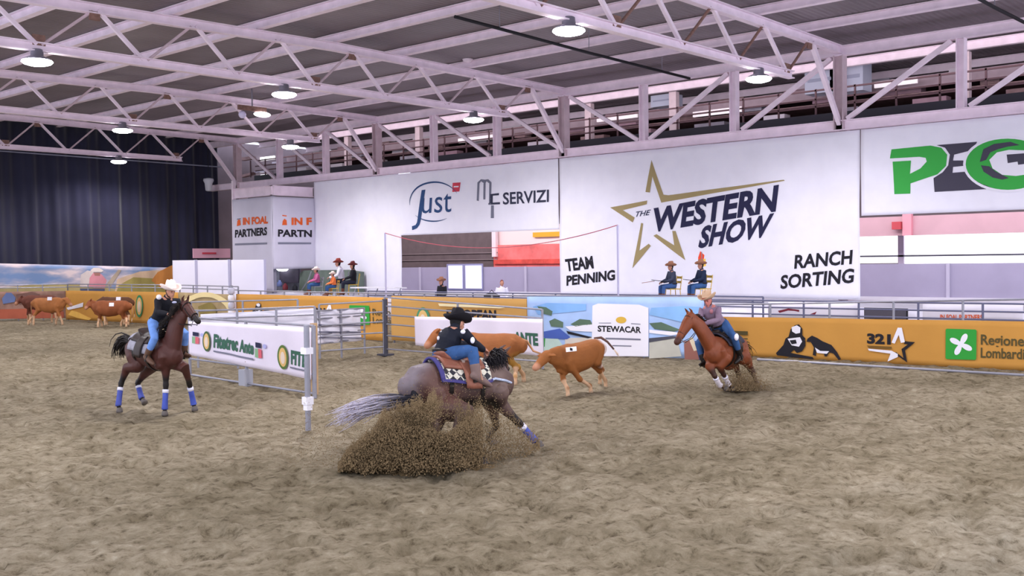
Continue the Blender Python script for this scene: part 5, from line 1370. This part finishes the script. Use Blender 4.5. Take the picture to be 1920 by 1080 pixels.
# ================================================================ centre: grey-brown horse in a sliding turn, rider in black
D2 = 14.3
pp = lambda x, y, d=0.0: P(x, y, D2+d)
B = Body(pp(862, 722, 0), hv(.84, .54, .0), hv(-.04, .10, 1), 1.0, 1.165)
roan = lin('#5a443f'); grey2 = lin('#776c72'); rust = lin('#5e4038')
poll = pp(936, 668, .80); muz = pp(950, 706, 1.00)
neck = [(B(.46, 0, 1.17), .165, .28), (B(.66, 0, 1.24), .12, .22), (pp(927, 680, .65), .11, .20), (poll, .085, .14)]
head = [(poll, .085, .105), (poll.lerp(muz, .3), .082, .112), (poll.lerp(muz, .6), .062, .082), (poll.lerp(muz, .85), .052, .064), (muz, .050, .058)]
legs = [leg([B(.52, -.15, 1.02), pp(937, 757, .25), P(972, 792, 14.62), P(1001, 824, 14.78), P(1011, 834, 14.8)], boot=M_BOOTB, hd=hv(1, .3), r=[.115, .055, .038, .042, .048]),
        leg([B(.50, .15, .98), pp(925, 768, .7), P(930, 800, 15.1), P(915, 822, 15.0), P(925, 830, 15.0)]),
        leg([B(-.36, -.18, .90), pp(872, 776, -.55), P(850, 838, 13.5), P(892, 860, 13.42), P(907, 866, 13.42)], boot=mat('dark_blue_boot', '#2c3350', .7), hind=1, hd=hv(1, .4), r=[.15, .065, .042, .045, .05]),
        leg([B(-.40, .17, .90), pp(822, 778, -.35), P(800, 846, 13.5), P(832, 868, 13.35), P(846, 876, 13.3)], boot=MATS['dark_blue_boot'], hind=1, hd=hv(1, .4), r=[.14, .065, .042, .045, .05])]
t, body, info = quadruped('horse', 'greyish brown horse sitting low in a hard sliding turn at the centre', 'horse', B, HORSE_TORSO, neck, head, legs, 'horse', roan, darkc, cm=M_COAT,
    zones=[(tuple(B(-.82, -.05, 1.28)), tuple(B(-.70, -.05, 1.46)), .09, grey2, .22), (tuple(B(-.45, -.28, 1.12)), .16, rust, .22), (tuple(B(.50, -.2, 1.2)), .12, lin('#6b5750'), .2), (tuple(B(0, -.15, .86)), tuple(B(.4, -.1, .86)), .10, darkc, .12)])
mane(t, [B(.36, .0, 1.42), B(.60, 0, 1.50), pp(920, 662, .6), poll+UP*.03], -B.lat, 1.0, lin('#17131a'), n=220, seed=4, length=.30, r=.012)
mb = MB(); cols = []; dk = B(-.84, 0, 1.26)
blk = lin('#14121e'); silv = lin('#c9c2d2')
strands(mb, cols, lambda r: P(783, 752, D2-.55)+V([r.uniform(-.05, .05) for _ in range(3)]), 110, 1.05, -RT*1.0+UP*.02, -RT*.93-UP*.50, .12, .017, blk, silv, 6, .05)
strands(mb, cols, lambda r: P(783, 750, D2-.55)+V([r.uniform(-.05, .05) for _ in range(3)]), 60, .45, -RT*1.0+UP*.05, -RT-UP*.25, .10, .026, blk, blk, 9, .02)
link_mesh('tail', mb.v, mb.f, MATS['hair'], t, smooth=True, cols=cols)
mb = MB(); loft(mb, [(B(-.76, 0, 1.30), .05), (P(780, 748, D2-.55), .05), (P(765, 754, D2-.57), .035)], B.lat, 10); mb.build('dock', mat('dock_black', '#14121c', .7), t, smooth=True)
PADM = checker('patterned_pad', '#d8d4c4', '#2c2c34', '#54545e')
SD2 = saddle(B, 'western saddle over a diamond-patterned pad with purple trim, centre horse', PADM, mat('purple_trim', '#46417c', .8), mat('rose_leather', '#8c5846', .5, .15, 8), xo=-.02)
sc = 1.10
J = dict(pelvis=pp(832, 666, .0), chest=pp(842, 638, .02), neck=pp(852, 617, .06), head=pp(858, 608, .14), face=hv(.70, .70, -.25), hup=hv(0.0, .12, 1))
J['shL'] = pp(832, 627, .22); J['shR'] = pp(872, 626, -.14)
J['elL'] = pp(862, 645, .42); J['wrL'] = pp(898, 652, .52); J['elR'] = pp(889, 644, .02); J['wrR'] = pp(905, 655, .30)
J['hipL'] = J['pelvis']+B.lat*.10; J['hipR'] = J['pelvis']-B.lat*.10
J['knR'] = pp(886, 656, -.24); J['anR'] = pp(893, 703, -.28); J['toeR'] = pp(912, 714, -.16)
J['knL'] = J['pelvis']+B.lat*.34+B.hd*.34-UP*.16; J['anL'] = J['knL']-UP*.40; J['toeL'] = J['anL']+B.hd*.15
M_JN2 = mat('blue_denim', '#36598c', .85, .14, 9, bump=.2, bscale=60)
M_NAVYS = mat('navy_black_shirt', '#161a28', .8, .1, 6, bump=.4, bscale=14)
R2 = person('rider in black hat and black shirt bent forward on the centre horse, seen from behind', J, dict(skin=M_SKIN, legs=M_JN2, shirt=M_NAVYS), s=sc, hatm=mat('black_felt', '#15131a', .8), hatk=dict(k=1.08, tilt=.0), bootsm=mat('pinkish_boot', '#7d6762', .7), hairm=mat('dark_hair', '#1c1a1c', .9))
for (x, y, d, a, b_, c) in ((829, 622, .08, .030, .02, .018), (822, 634, -.02, .02, .02, .03), (868, 622, -.24, .045, .02, .03), (886, 638, -.14, .04, .02, .045)):
    MB().ell(pp(x, y, d-.02), a, b_, c, 10, 6).build('shirt_print', M_WHITE, R2, smooth=True)
bridle('dark bridle with long pinkish reins on the centre horse', info, 1.0, J['wrR'], (B.C.x, B.C.y, 0), rein_col=mat('pale_rein', '#a88a86', .7))
for k_, an in (('R', J['anR']), ('L', J['anL'])):
    a_ = an+B.hd*.05
    MB().path([a_+UP*.12, a_-B.lat*.07-UP*.07, a_+B.lat*.07-UP*.07, a_+UP*.12], .014, 6).build('stirrup', M_TANL, SD2)
# breast collar
tb = thing('breast_collar', 'pale beaded breast collar across the shoulder of the centre horse', 'harness', (B.C.x, B.C.y, 0))
for k in (-1, 1):
    MB().path([B(.20, k*.30, 1.16), B(.40, k*.275, 1.22), B(.60, k*.225, 1.18), B(.76, k*.11, 1.14), B(.80, 0, 1.12)], .018, 8).build('strap', mat('beaded_strap', '#b9c4dc', .6, .3, 60), tb)

# ---------------------------------------------------------------- sand thrown up by the slide
rnd = random.Random(21)
mb_v = []; mb_f = []
def grain(p, r):
    n = len(mb_v)
    a = rnd.random()*6.28; ca, sa = math.cos(a)*r, math.sin(a)*r
    mb_v.extend([p+V((ca, sa, -r*.6)), p+V((-sa-ca*.4, ca-sa*.4, -r*.5)), p+V((sa-ca*.6, -ca, -r*.4)), p+V((ca*.2, sa*.3, r))])
    mb_f.extend([(n, n+1, n+3), (n+1, n+2, n+3), (n+2, n, n+3), (n, n+2, n+1)])
# outline of the plume in the photograph, as height above ground along its length
prof = [(632, 4), (650, 28), (680, 62), (715, 96), (750, 112), (785, 122), (815, 122), (845, 122), (870, 108), (905, 92), (940, 84), (970, 70), (1000, 34), (1015, 8)]
def ph(x):
    for a, b_ in zip(prof[:-1], prof[1:]):
        if a[0] <= x <= b_[0]: return a[1]+(b_[1]-a[1])*(x-a[0])/(b_[0]-a[0])
    return 0
while len(mb_f) < 4*85000:
    x = rnd.uniform(634, 1012); D = 13.05+rnd.gauss(0, .20) + max(0, (x-860)/150)*.9
    y0 = 880-(max(0, x-840))*.22 + rnd.uniform(-4, 6) + 9*noise.noise(V((x*.03, 3, 1))); f = rnd.random()**1.15
    if x > 880 and rnd.random() < (.55 if x < 905 else .88 if x < 940 else .94): continue
    h = ph(x)*(f*1.05 + .05*rnd.gauss(0, 1))*(1+.28*noise.noise(V((x*.035, 9, 2)))+.12*noise.noise(V((x*.12, 4, 2))))
    nz = noise.noise(V((x*.012+h*.004, h*.018, D*.9)))
    if nz < -.62+.35*f: continue
    p = P(x, y0-h, D)
    if p.z < .0: p.z = abs(p.z)*.3
    grain(p, rnd.uniform(.005, .012)*(1.2-.4*f))
for _ in range(9000):
    x = rnd.gauss(790, 120); D = 13.3+rnd.gauss(0, .4); h = abs(rnd.gauss(0, 70)); p = P(x, 878-h, D)
    if p.z > .02: grain(p, rnd.uniform(.004, .009))
o = link_mesh('flying_sand', mb_v, mb_f, mat('thrown_sand', '#7b684c', .95, .25, 5), origin=(8.6, 8.9, 0))
tag(o, 'plume of brown sand thrown up under the centre horse', 'sand', kind='stuff')
# heaped loose sand under the plume
vs = []; fs = []; n1, n2 = 70, 40
a_, b_ = G(640, 884), G(960, 872); ax = (b_-a_).normalized(); ay = V((-ax.y, ax.x, 0)); Lm = (b_-a_).length
for i in range(n1+1):
    for j in range(n2+1):
        u = i/n1; v = j/n2*2-1
        hh = .20*math.sin(math.pi*u)**.7*(1-v*v)**1.3*(1 if u < .6 else max(.25, 1-(u-.6)*2.2))
        p = a_+ax*(u*Lm)+ay*(v*.55+.15)
        hh *= 1+.7*noise.noise(p*3)+.35*noise.noise(p*9); vs.append((p.x, p.y, hh-.04+.03*noise.noise(p*20)))
for i in range(n1):
    for j in range(n2): k = i*(n2+1)+j; fs.append((k, k+n2+1, k+n2+2, k+1))
tag(link_mesh('sand_heap', vs, fs, mat('loose_sand', '#86704f', .95, .25, 9, bump=.6, bscale=40), origin=a_, smooth=True), 'low heap of churned sand under the centre horse', 'sand', kind='stuff')

# ================================================================ right: chestnut horse leaning through a turn
D3 = 20.5
pp = lambda x, y, d=0.0: P(x, y, D3+d)
ches = lin('#7c3f22'); chd = lin('#3a2018')
B = Body(pp(1359, 658, .1), hv(-.55, -.83, .05), hv(-.42, .0, 1), .96, 1.165)
poll = pp(1296, 594, -.72); muz = pp(1269, 642, -1.02)
neck = [(B(.46, 0, 1.18), .165, .29), (B(.62, 0, 1.30), .14, .255), (pp(1313, 615, -.62), .115, .21), (pp(1300, 601, -.72), .095, .16)]
head = [(poll, .095, .12), (poll.lerp(muz, .3), .095, .13), (poll.lerp(muz, .6), .075, .096), (poll.lerp(muz, .85), .062, .076), (muz, .058, .068)]
wht = lin('#cfc4c8'); M_WB = mat('white_leg_boot', '#d9d0d6', .8, .1, 9)
legs = [leg([B(.46, -.14, .98), pp(1331, 688, -.45), P(1340, 705, 20.0), P(1349, 722, 20.1), P(1360, 728, 20.15)], boot=M_WB, free=1),
        leg([B(.46, .14, .98), pp(1349, 688, -.4), P(1357, 702, 20.15), P(1366, 721, 20.3), P(1374, 729, 20.3)], boot=M_WB, free=1),
        leg([B(-.40, .17, .98), pp(1399, 676, .5), P(1411, 698, 21.05), P(1419, 720, 20.9), P(1424, 728, 20.85)], hind=1, r=[.13, .065, .042, .045, .05]),
        leg([B(-.36, -.17, .92), pp(1378, 684, .6), P(1386, 706, 21.1), P(1396, 722, 20.95), P(1400, 730, 20.85)], hind=1)]
t, body, info = quadruped('horse', 'chestnut brown horse leaning through a turn at the right', 'horse', B, HORSE_TORSO, neck, head, legs, 'horse', ches, chd, cm=M_COAT,
    zones=[(tuple(muz), .08, lin('#4a2a22'), .08)])
mane(t, [B(.40, .0, 1.44), pp(1330, 606, -.35), pp(1312, 592, -.6), poll+UP*.03], -B.lat, .95, lin('#2a1712'), n=120, seed=8, length=.22)
mb = MB(); cols = []
strands(mb, cols, lambda r: B(-.82, 0, 1.30)+V([r.uniform(-.03, .03) for _ in range(3)]), 60, .7, -B.hd+UP*.1, -UP-B.hd*.4, .2, .014, darkc, darkc, 15, .03)
link_mesh('tail', mb.v, mb.f, MATS['hair'], t, smooth=True, cols=cols)
SD3 = saddle(B, 'dark western saddle on the chestnut horse at the right', mat('dark_pad', '#3a3a48', .9, .15, 10), None, mat('black_saddle_leather', '#2c211e', .5))
sc = .97
J = dict(pelvis=pp(1349, 610, .12), chest=pp(1334, 588, .02), neck=pp(1329, 573, -.06), head=pp(1327, 564, -.16), face=hv(-.55, -.83, -.25), hup=hv(-.2, 0, 1))
J['shL'] = pp(1347, 580, -.10); J['shR'] = pp(1316, 581, .05)
J['elL'] = pp(1347, 600, -.28); J['wrL'] = pp(1322, 606, -.42); J['elR'] = pp(1312, 600, -.10); J['wrR'] = pp(1316, 608, -.36)
J['hipL'] = J['pelvis']+B.lat*.10; J['hipR'] = J['pelvis']-B.lat*.10
J['knL'] = pp(1377, 634, -.32); J['anL'] = pp(1388, 668, -.14); J['toeL'] = pp(1381, 675, -.26)
J['knR'] = J['pelvis']-B.lat*.34+B.hd*.30-UP*.24; J['anR'] = J['knR']-B.up*.40; J['toeR'] = J['anR']+B.hd*.15
R3 = person('rider in tan hat and mauve shirt leaning over the chestnut horse', J, dict(skin=mat('skin_red', '#c47a70', .6), legs=M_JN2, shirt=mat('mauve_shirt', '#857084', .85, .1, 6, bump=.4, bscale=14)), s=sc, hatm=mat('tan_felt', '#c9a98c', .85), hatk=dict(k=1.2, tilt=.1, band=mat('rust_band', '#8a4a3c', .8)), bootsm=M_DLEATH, hairm=MATS['brown_hair'])
MB().ell(pp(1381, 632, -.42), .07, .03, .07, 10, 6).build('knee_patch', M_WHITE, R3, smooth=True)
MB().ell(pp(1334, 584, -.14), .05, .03, .05, 10, 6).build('chest_print', mat('rose_print', '#b0747c', .8), R3, smooth=True)
bridle('black bridle on the chestnut horse', info, .95, J['wrR'], (B.C.x, B.C.y, 0))
for k_, an in (('R', J['anR']), ('L', J['anL'])):
    a_ = an+B.hd*.05; MB().path([a_+UP*.12, a_-B.lat*.07-UP*.07, a_+B.lat*.07-UP*.07, a_+UP*.12], .012, 6).build('stirrup', M_DLEATH, SD3)
mb_v = []; mb_f = []; rnd = random.Random(5)
for _ in range(5500):
    x = rnd.gauss(1394, 20); h = abs(rnd.gauss(0, 20)); p = P(x, 733-h*(1-.3*abs(x-1392)/40), 20.5+rnd.gauss(0, .3))
    if p.z > .01: grain(p, rnd.uniform(.006, .014))
tag(link_mesh('flying_sand', mb_v, mb_f, MATS['thrown_sand'], origin=(18.6, 10.3, 0)), 'small puff of sand behind the legs of the chestnut horse', 'sand', kind='stuff')

# ================================================================ cattle
org_c = lin('#965b31'); pale = lin('#d8b08c'); cream = lin('#e6cdb6')
def cow(label, Bc, hp, hm, feet, base, zones=(), vox=.016, tail=None, group=None, nk=None, lw=1.15, tailc='#b98a62'):
    neck_ = nk or [(Bc(.50, 0, 1.0), .19, .30), (Bc(.62, 0, 1.0).lerp(V(hp), .45), .13, .21), (V(hp), .10, .14)]
    hp, hm = V(hp), V(hm)
    hd_ = [(hp, .125, .13), (hp.lerp(hm, .25), .125, .13), (hp.lerp(hm, .6), .098, .105), (hp.lerp(hm, .85), .090, .090), (hm, .092, .078)]
    lg = []
    for i, ft in enumerate(feet):
        k = -1 if i % 2 == 0 else 1
        fr = i < 2; ft = V(ft); H = V((ft.x, ft.y, max(ft.z, .0)+.05)); 
        if fr:
            U0 = Bc(.44, k*.15, .82); K = U0.lerp(H, .52)+Bc.hd*.03
        else:
            U0 = Bc(-.46, k*.16, .78); K = U0.lerp(H, .44)-Bc.hd*.10
        F = H+UP*.09+ (K-H).normalized()*.03
        lg.append(dict(p=[Bc(.46 if fr else -.5, k*.14, .95), U0, K, F, H], hind=0 if fr else 1, r=[.095, .058, .040, .044, .046], sock=pale, sockh=.75, hd=Bc.hd))
    t, b, inf = quadruped('steer', label, 'cattle', Bc, COW_TORSO, neck_, hd_, lg, 'cow', base, None, vox, zones=list(zones)+[(tuple(hm), .075, lin('#b98468'), .05)], cm=M_COWC, group=group, leg_w=lw)
    tail = tail or [Bc(-.80, 0, 1.16), Bc(-.90, 0, 1.10), Bc(-.92, 0, .8), Bc(-.90, .02, .5)]
    n = len(tail)
    MB().path(tail, [.035-.018*i/(n-1) for i in range(n)], 8).build('tail', mat('cow_tail'+tailc, tailc, .8), t, smooth=True)
    e = V(tail[-1]); d = (e-V(tail[-2])).normalized(); mb = MB(); cols = []
    strands(mb, cols, lambda r: e, 16, .16, d, d-UP*.3, .15, .008, cream, cream, 4, .01)
    link_mesh('tail_switch', mb.v, mb.f, MATS['hair'], t, smooth=True, cols=cols)
    return t, inf
def tagplate(parent, c, ax, n, w, h, label, num=None):
    o = None
    n = V(n).normalized(); ax = (V(ax)-n*V(ax).dot(n)).normalized(); up = n.cross(ax)
    o = MB().box(c, w, h, .015, (ax, up, n)).build('number_patch', M_WHITE, parent)
    return o
# big steer behind the centre rider
Dc = 22.3
Bc = Body(P(912, 652, Dc), hv(-.97, .20, 0), UP, .96, .98)
hp = P(822, 626, Dc+.05); hm = P(801, 648, Dc-.10)
f_ = [G(862, 715), G(880, 711), G(966, 722), G(982, 716)]
t, inf = cow('large orange-brown steer passing behind the centre rider', Bc, hp, hm, f_, org_c, tail=[Bc(-.80, 0, 1.16), P(988, 640, Dc), P(1000, 658, Dc-.1), P(1016, 664, Dc-.2)],
    zones=[(tuple(Bc(-.66, 0, .55)), .22, lin('#a87c34'), .2)], nk=[(Bc(.50, 0, 1.02), .19, .28), (P(848, 634, Dc), .15, .24), (P(835, 630, Dc), .12, .18)])
# smaller steer with head low
Dd = 20.3
Bc = Body(P(1084, 667, Dd), hv(-.76, -.65, -.10), UP, .81, .98)
hp = P(1026, 666, Dd-.55); hm = P(1004, 690, Dd-.80)
f_ = [G(1065, 745), G(1108, 738), G(1136, 728), G(1125, 721)]
t, inf = cow('smaller orange steer with lowered head and white number patch, right of centre', Bc, hp, hm, f_, lin('#93592b'), tailc='#5c4038', tail=[Bc(-.76, 0, 1.16), P(1116, 634, Dd+.4), P(1127, 633, Dd+.3), P(1139, 641, Dd+.25), P(1151, 655, Dd+.2)],
    zones=[(tuple(Bc(-.80, .05, 1.16)), tuple(Bc(-.86, .05, .7)), .11, lin('#ecd8d4'), .10), (tuple(Bc(-.1, -.3, .9)), .10, lin('#7a4a28'), .14)],
    nk=[(Bc(.46, 0, 1.0), .19, .29), (P(1046, 668, Dd-.40), .15, .25), (P(1034, 668, Dd-.5), .12, .19)])
tg = tagplate(t, P(1071, 655, Dd-.62), -Bc.hd*.9+UP*-.35, hv(-.1, -.95, .5), .20, .09, 'x')
MB().box(P(1071, 655, Dd-.64), .05, .05, .01, (hv(.96, 0, -.3), UP, hv(0, -1))).build('patch_number', M_BLKP, t)
# four at the far left
De = 48.6
def small(label, px, py, D, hx, hy, mx, my, dirr, fx, base, s=.98, tagp=None, z=()):
    Bc = Body(P(px, py, D), hv(dirr, -.15), UP, s, .98)
    hp = P(hx, hy, D-.1*dirr); hm = P(mx, my, D-.2)
    f_ = []
    for i, x in enumerate(fx):
        q = P(x, py, D+(-.15 if i % 2 == 0 else .15)); q.z = 0; f_.append(q)
    t, inf = cow(label, Bc, hp, hm, f_, base, vox=.024, zones=z, group='cattle held at the far left')
    if tagp: tagplate(t, P(tagp[0], tagp[1], D-.42), RT, -AW+UP*.2, .20, .15, 'x')
    return t
small('tan steer facing right with white patch at the far left', 92, 571, 47.0, 124, 562, 133, 572, 1, (116, 104, 62, 52), lin('#a86a3a'), .95, (93, 560), [((0, 0, 0), .01, pale, .01)])
small('dark reddish-brown steer half hidden behind the tan one at the far left', 74, 566, 48.6, 40, 560, 30, 570, -1, (56, 52, 104, 96), lin('#6a3a2c'), .95)
small('brown steer facing left in front of the orange banner, pale rump', 208, 577, 44.8, 170, 567, 161, 578, -1, (183, 190, 236, 226), lin('#8a4e2c'), .95, (209, 571))
small('dark-backed steer behind the brown one, wearing a white round number', 214, 570, 46.2, 192, 563, 184, 574, -1, (196, 200, 240, 232), lin('#5c3a26'), .95, (222, 560))

# ================================================================ officials and spectators
def plastic_chair(c, fwd, side, seatz, s, m, label, grp):
    t = thing('folding_chair', label, 'chair', tuple(V((c.x, c.y, c.z))), grp)
    q = c+UP*seatz
    MB().box(q, .42*s, .42*s, .03, (V(fwd), V(side), UP)).build('seat', m, t)
    for k in (-1, 1):
        for j in (-1, 1): MB().path([q+V(fwd)*.18*k*s+V(side)*.18*j*s, c+V(fwd)*.21*k*s+V(side)*.2*j*s], .014, 6).build('leg', m, t)
        MB().path([q-V(fwd)*.19*s+V(side)*.19*k*s, q-V(fwd)*.26*s+V(side)*.19*k*s+UP*.46*s], .014, 6).build('back_frame', m, t)
    for z in (.24, .40): MB().box(q-V(fwd)*(.19+.07*z/.4)*s+UP*z*s, .02, .38*s, .08*s, (V(fwd), V(side), UP)).build('back_slat', m, t)
    return t
def seated(label, c, fw, s, C, hatm, lean=0.0, arms='lap', hairm=None, face=None, group=None, legs_out=.0, chair=None, cl=None, hatk=None, seatz=.46, long_hair=False, name='person'):
    """c: floor point under the seat"""
    fw = V(fw).normalized(); ld = UP.cross(fw)       # ld = left
    A = lambda f, l, u: c+(fw*f+ld*l+UP*u)*s
    J = dict(pelvis=A(0, 0, seatz+.10), chest=A(lean*.5, 0, seatz+.42), neck=A(lean*.8, 0, seatz+.60), head=A(lean+.03, 0, seatz+.74), face=face or fw)
    for k, n in ((1, 'L'), (-1, 'R')):
        J['sh'+n] = A(lean*.75, k*.18, seatz+.55); J['el'+n] = A(lean*.6+.10, k*.22, seatz+.30); J['wr'+n] = A(lean+.33, k*.10, seatz+.22)
        J['hip'+n] = A(.02, k*.09, seatz+.07); J['kn'+n] = A(.42, k*.13, seatz+.06); J['an'+n] = A(.44+legs_out, k*.13, .11); J['toe'+n] = A(.60+legs_out, k*.14, .09)
    b = person(label, J, C, s, .014, True, group, hatm, hatk or dict(k=1.15), name=name, near=False, hairm=hairm, long_hair=long_hair)
    if chair: plastic_chair(c, fw, ld, (seatz-.03)*s, s, chair, cl, 'yellow folding chairs on the deck')
    return b, J
DZ = 1.125
M_YEL = mat('yellow_plastic', '#d6b24a', .5)
M_DJ = mat('dark_jacket', '#262a3c', .85, .1, 6); M_GJ = mat('grey_navy_jacket', '#3c4258', .85, .1, 6)
def deckp(x, y, X): q = onX(x, y, X); q.z = DZ; return q
M_BRH = mat('brown_felt', '#a07058', .85)
q = deckp(1262, 560, 31.2)
b, J = seated('seated official in brown hat and grey jacket before the star banner, left of two', q, hv(-.95, -.3), 1.0, dict(skin=M_SKIN, legs=mat('jeans_grey', '#3f5f96', .85), shirt=M_GJ), M_BRH, .06, chair=M_YEL, cl='yellow chair under the left official', hairm=MATS['dark_hair'])
t = thing('writing_board', 'dark clipboard held by the left official', 'clipboard', tuple(J['wrR'])); MB().box((J['wrR']+J['wrL'])/2+hv(-.15, -.1, .05), .5, .3, .02, (hv(.97, 0, -.12), hv(0, 1), hv(.12, 0, 1))).build('board', M_BLACK, t)
MB().beam((J['wrR']+J['wrL'])/2+hv(-.3, -.1, .04), (J['wrR']+J['wrL'])/2+hv(-.75, -.1, -.02), .02, .02).build('pointer', M_TANL, t)
q = deckp(1318, 560, 31.2)
b, J = seated('seated official in brown hat and navy jacket before the star banner, right of two', q, hv(-.95, -.3), 1.04, dict(skin=M_SKIN, legs=M_JN2, shirt=mat('navy_jacket', '#1e2a46', .85)), M_BRH, .05, chair=M_YEL, cl='yellow chair under the right official', hairm=MATS['dark_hair'])
t = thing('writing_board', 'dark clipboard held by the right official', 'clipboard', tuple(J['wrR'])); MB().box((J['wrR']+J['wrL'])/2+hv(-.12, -.1, .05), .4, .3, .02, (hv(.97, 0, -.12), hv(0, 1), hv(.12, 0, 1))).build('board', M_BLACK, t)
# red and yellow flag standing behind him
t = thing('signal_flag', 'small red and yellow flag sticking up behind the right official', 'flag', tuple(deckp(1318, 560, 31.9)))
fx = onX(1316, 488, 31.9); MB().tube((fx.x, fx.y, DZ), fx+UP*.3, .015).build('pole', M_GALV, t)
MB().add([fx+V((0, .16, -.12)), fx+V((.02, -.02, -.2)), fx+V((0, -.10, .18)), fx+V((.02, .08, .32)), fx+V((.05, .18, .1))], [(0, 1, 2, 3, 4)]).build('red_cloth', mat('flag_red_cloth', '#ff5a3c', .8), t).modifiers.new('s', 'SOLIDIFY').thickness = .01
MB().add([fx+V((-.03, -.02, -.24)), fx+V((-.03, -.18, -.2)), fx+V((-.03, -.16, .06)), fx+V((-.03, -.06, .04))], [(0, 1, 2, 3)]).build('yellow_cloth', mat('flag_yellow_cloth', '#ffd060', .8), t).modifiers.new('s', 'SOLIDIFY').thickness = .01
# group by the green shelter
M_PINK = mat('pink_shirt', '#b85f8e', .85); M_WSH = mat('white_shirt', '#e4e2f2', .85)
q = deckp(596, 556, 30.6); seated('person in cream hat and pink shirt sitting before the green shelter', q, hv(-.9, -.4), .95, dict(skin=M_SKIN, legs=M_JN2, shirt=M_PINK), M_HATW, .05, hairm=MATS['brown_hair'], chair=M_GALV, cl='grey chair under the person in pink')
q = deckp(627, 556, 30.2); seated('child in pale hat and orange shirt sitting beside the white-shirted adult', q, hv(-.9, -.4), .80, dict(skin=M_SKIN, legs=M_JN2, shirt=mat('orange_shirt', '#f0824a', .85)), M_HATW, .06, hairm=MATS['brown_hair'], chair=M_YEL, cl='yellow chair under the child in orange')
q = deckp(642, 556, 31.3); seated('person in red-brown hat and white shirt leaning forward by the green shelter', q, hv(-.95, -.2), 1.22, dict(skin=M_SKIN, legs=M_DJ, shirt=M_WSH), mat('redbrown_felt', '#8a3c34', .85), .12, hairm=MATS['dark_hair'], chair=M_GALV, cl='grey chair under the person in white')
q = deckp(663, 556, 31.3); seated('person in dark red hat and black clothes on a yellow chair by the green shelter', q, hv(-.95, -.2), 1.12, dict(skin=M_SKIN, legs=M_DJ, shirt=M_BLKS), mat('darkred_felt', '#6a3030', .85), .0, hairm=MATS['dark_hair'], chair=M_YEL, cl='yellow chair under the person in black')
# standing in the left opening
def standing(label, c, fw, s, C, hatm, hairm, long_hair=False):
    fw = V(fw).normalized(); ld = UP.cross(fw); A = lambda f, l, u: c+(fw*f+ld*l+UP*u)*s
    J = dict(pelvis=A(0, 0, .98), chest=A(.02, 0, 1.30), neck=A(.02, 0, 1.50), head=A(.05, 0, 1.64), face=fw)
    for k, n in ((1, 'L'), (-1, 'R')):
        J['sh'+n] = A(.0, k*.18, 1.44); J['el'+n] = A(.02, k*.24, 1.16); J['wr'+n] = A(.22, k*.14, 1.04)
        J['hip'+n] = A(0, k*.09, .93); J['kn'+n] = A(.03, k*.11, .50); J['an'+n] = A(0, k*.12, .09); J['toe'+n] = A(.15, k*.13, .07)
    return person(label, J, C, s, .014, True, None, hatm, dict(k=1.1), near=False, hairm=hairm, long_hair=long_hair)
q = onX(829, 550, 30.6); q.z = .02; standing('person in brown hat and dark jacket standing in the left opening', q, hv(-.7, -.7), 1.07, dict(skin=M_SKIN, legs=M_DJ, shirt=M_BLKS), M_BRH, MATS['dark_hair'])
q = onX(941, 550, 31.5); q.z = .02; standing('bareheaded long-haired person in white shirt in the left opening', q, hv(.2, -1), 1.03, dict(skin=M_SKIN, legs=M_DJ, shirt=M_WSH), None, mat('auburn_hair', '#7a3c34', .9), True)
t = thing('black_bag', 'black bag on the deck edge beside the long-haired person', 'bag', tuple(deckp(922, 552, 29.9)))
qq = deckp(922, 552, 29.9); mb = MB(); loft(mb, [(qq+V((0, -.28, .10)), .12), (qq+V((0, 0, .13)), .16, .14), (qq+V((0, .28, .10)), .12)], (1, 0, 0), 12); fuse('bag_body', mb, M_BLACK, .02, t)
MB().path([qq+V((0, -.2, .22)), qq+V((0, 0, .36)), qq+V((0, .2, .22))], .014).build('handle', M_DARK, t)
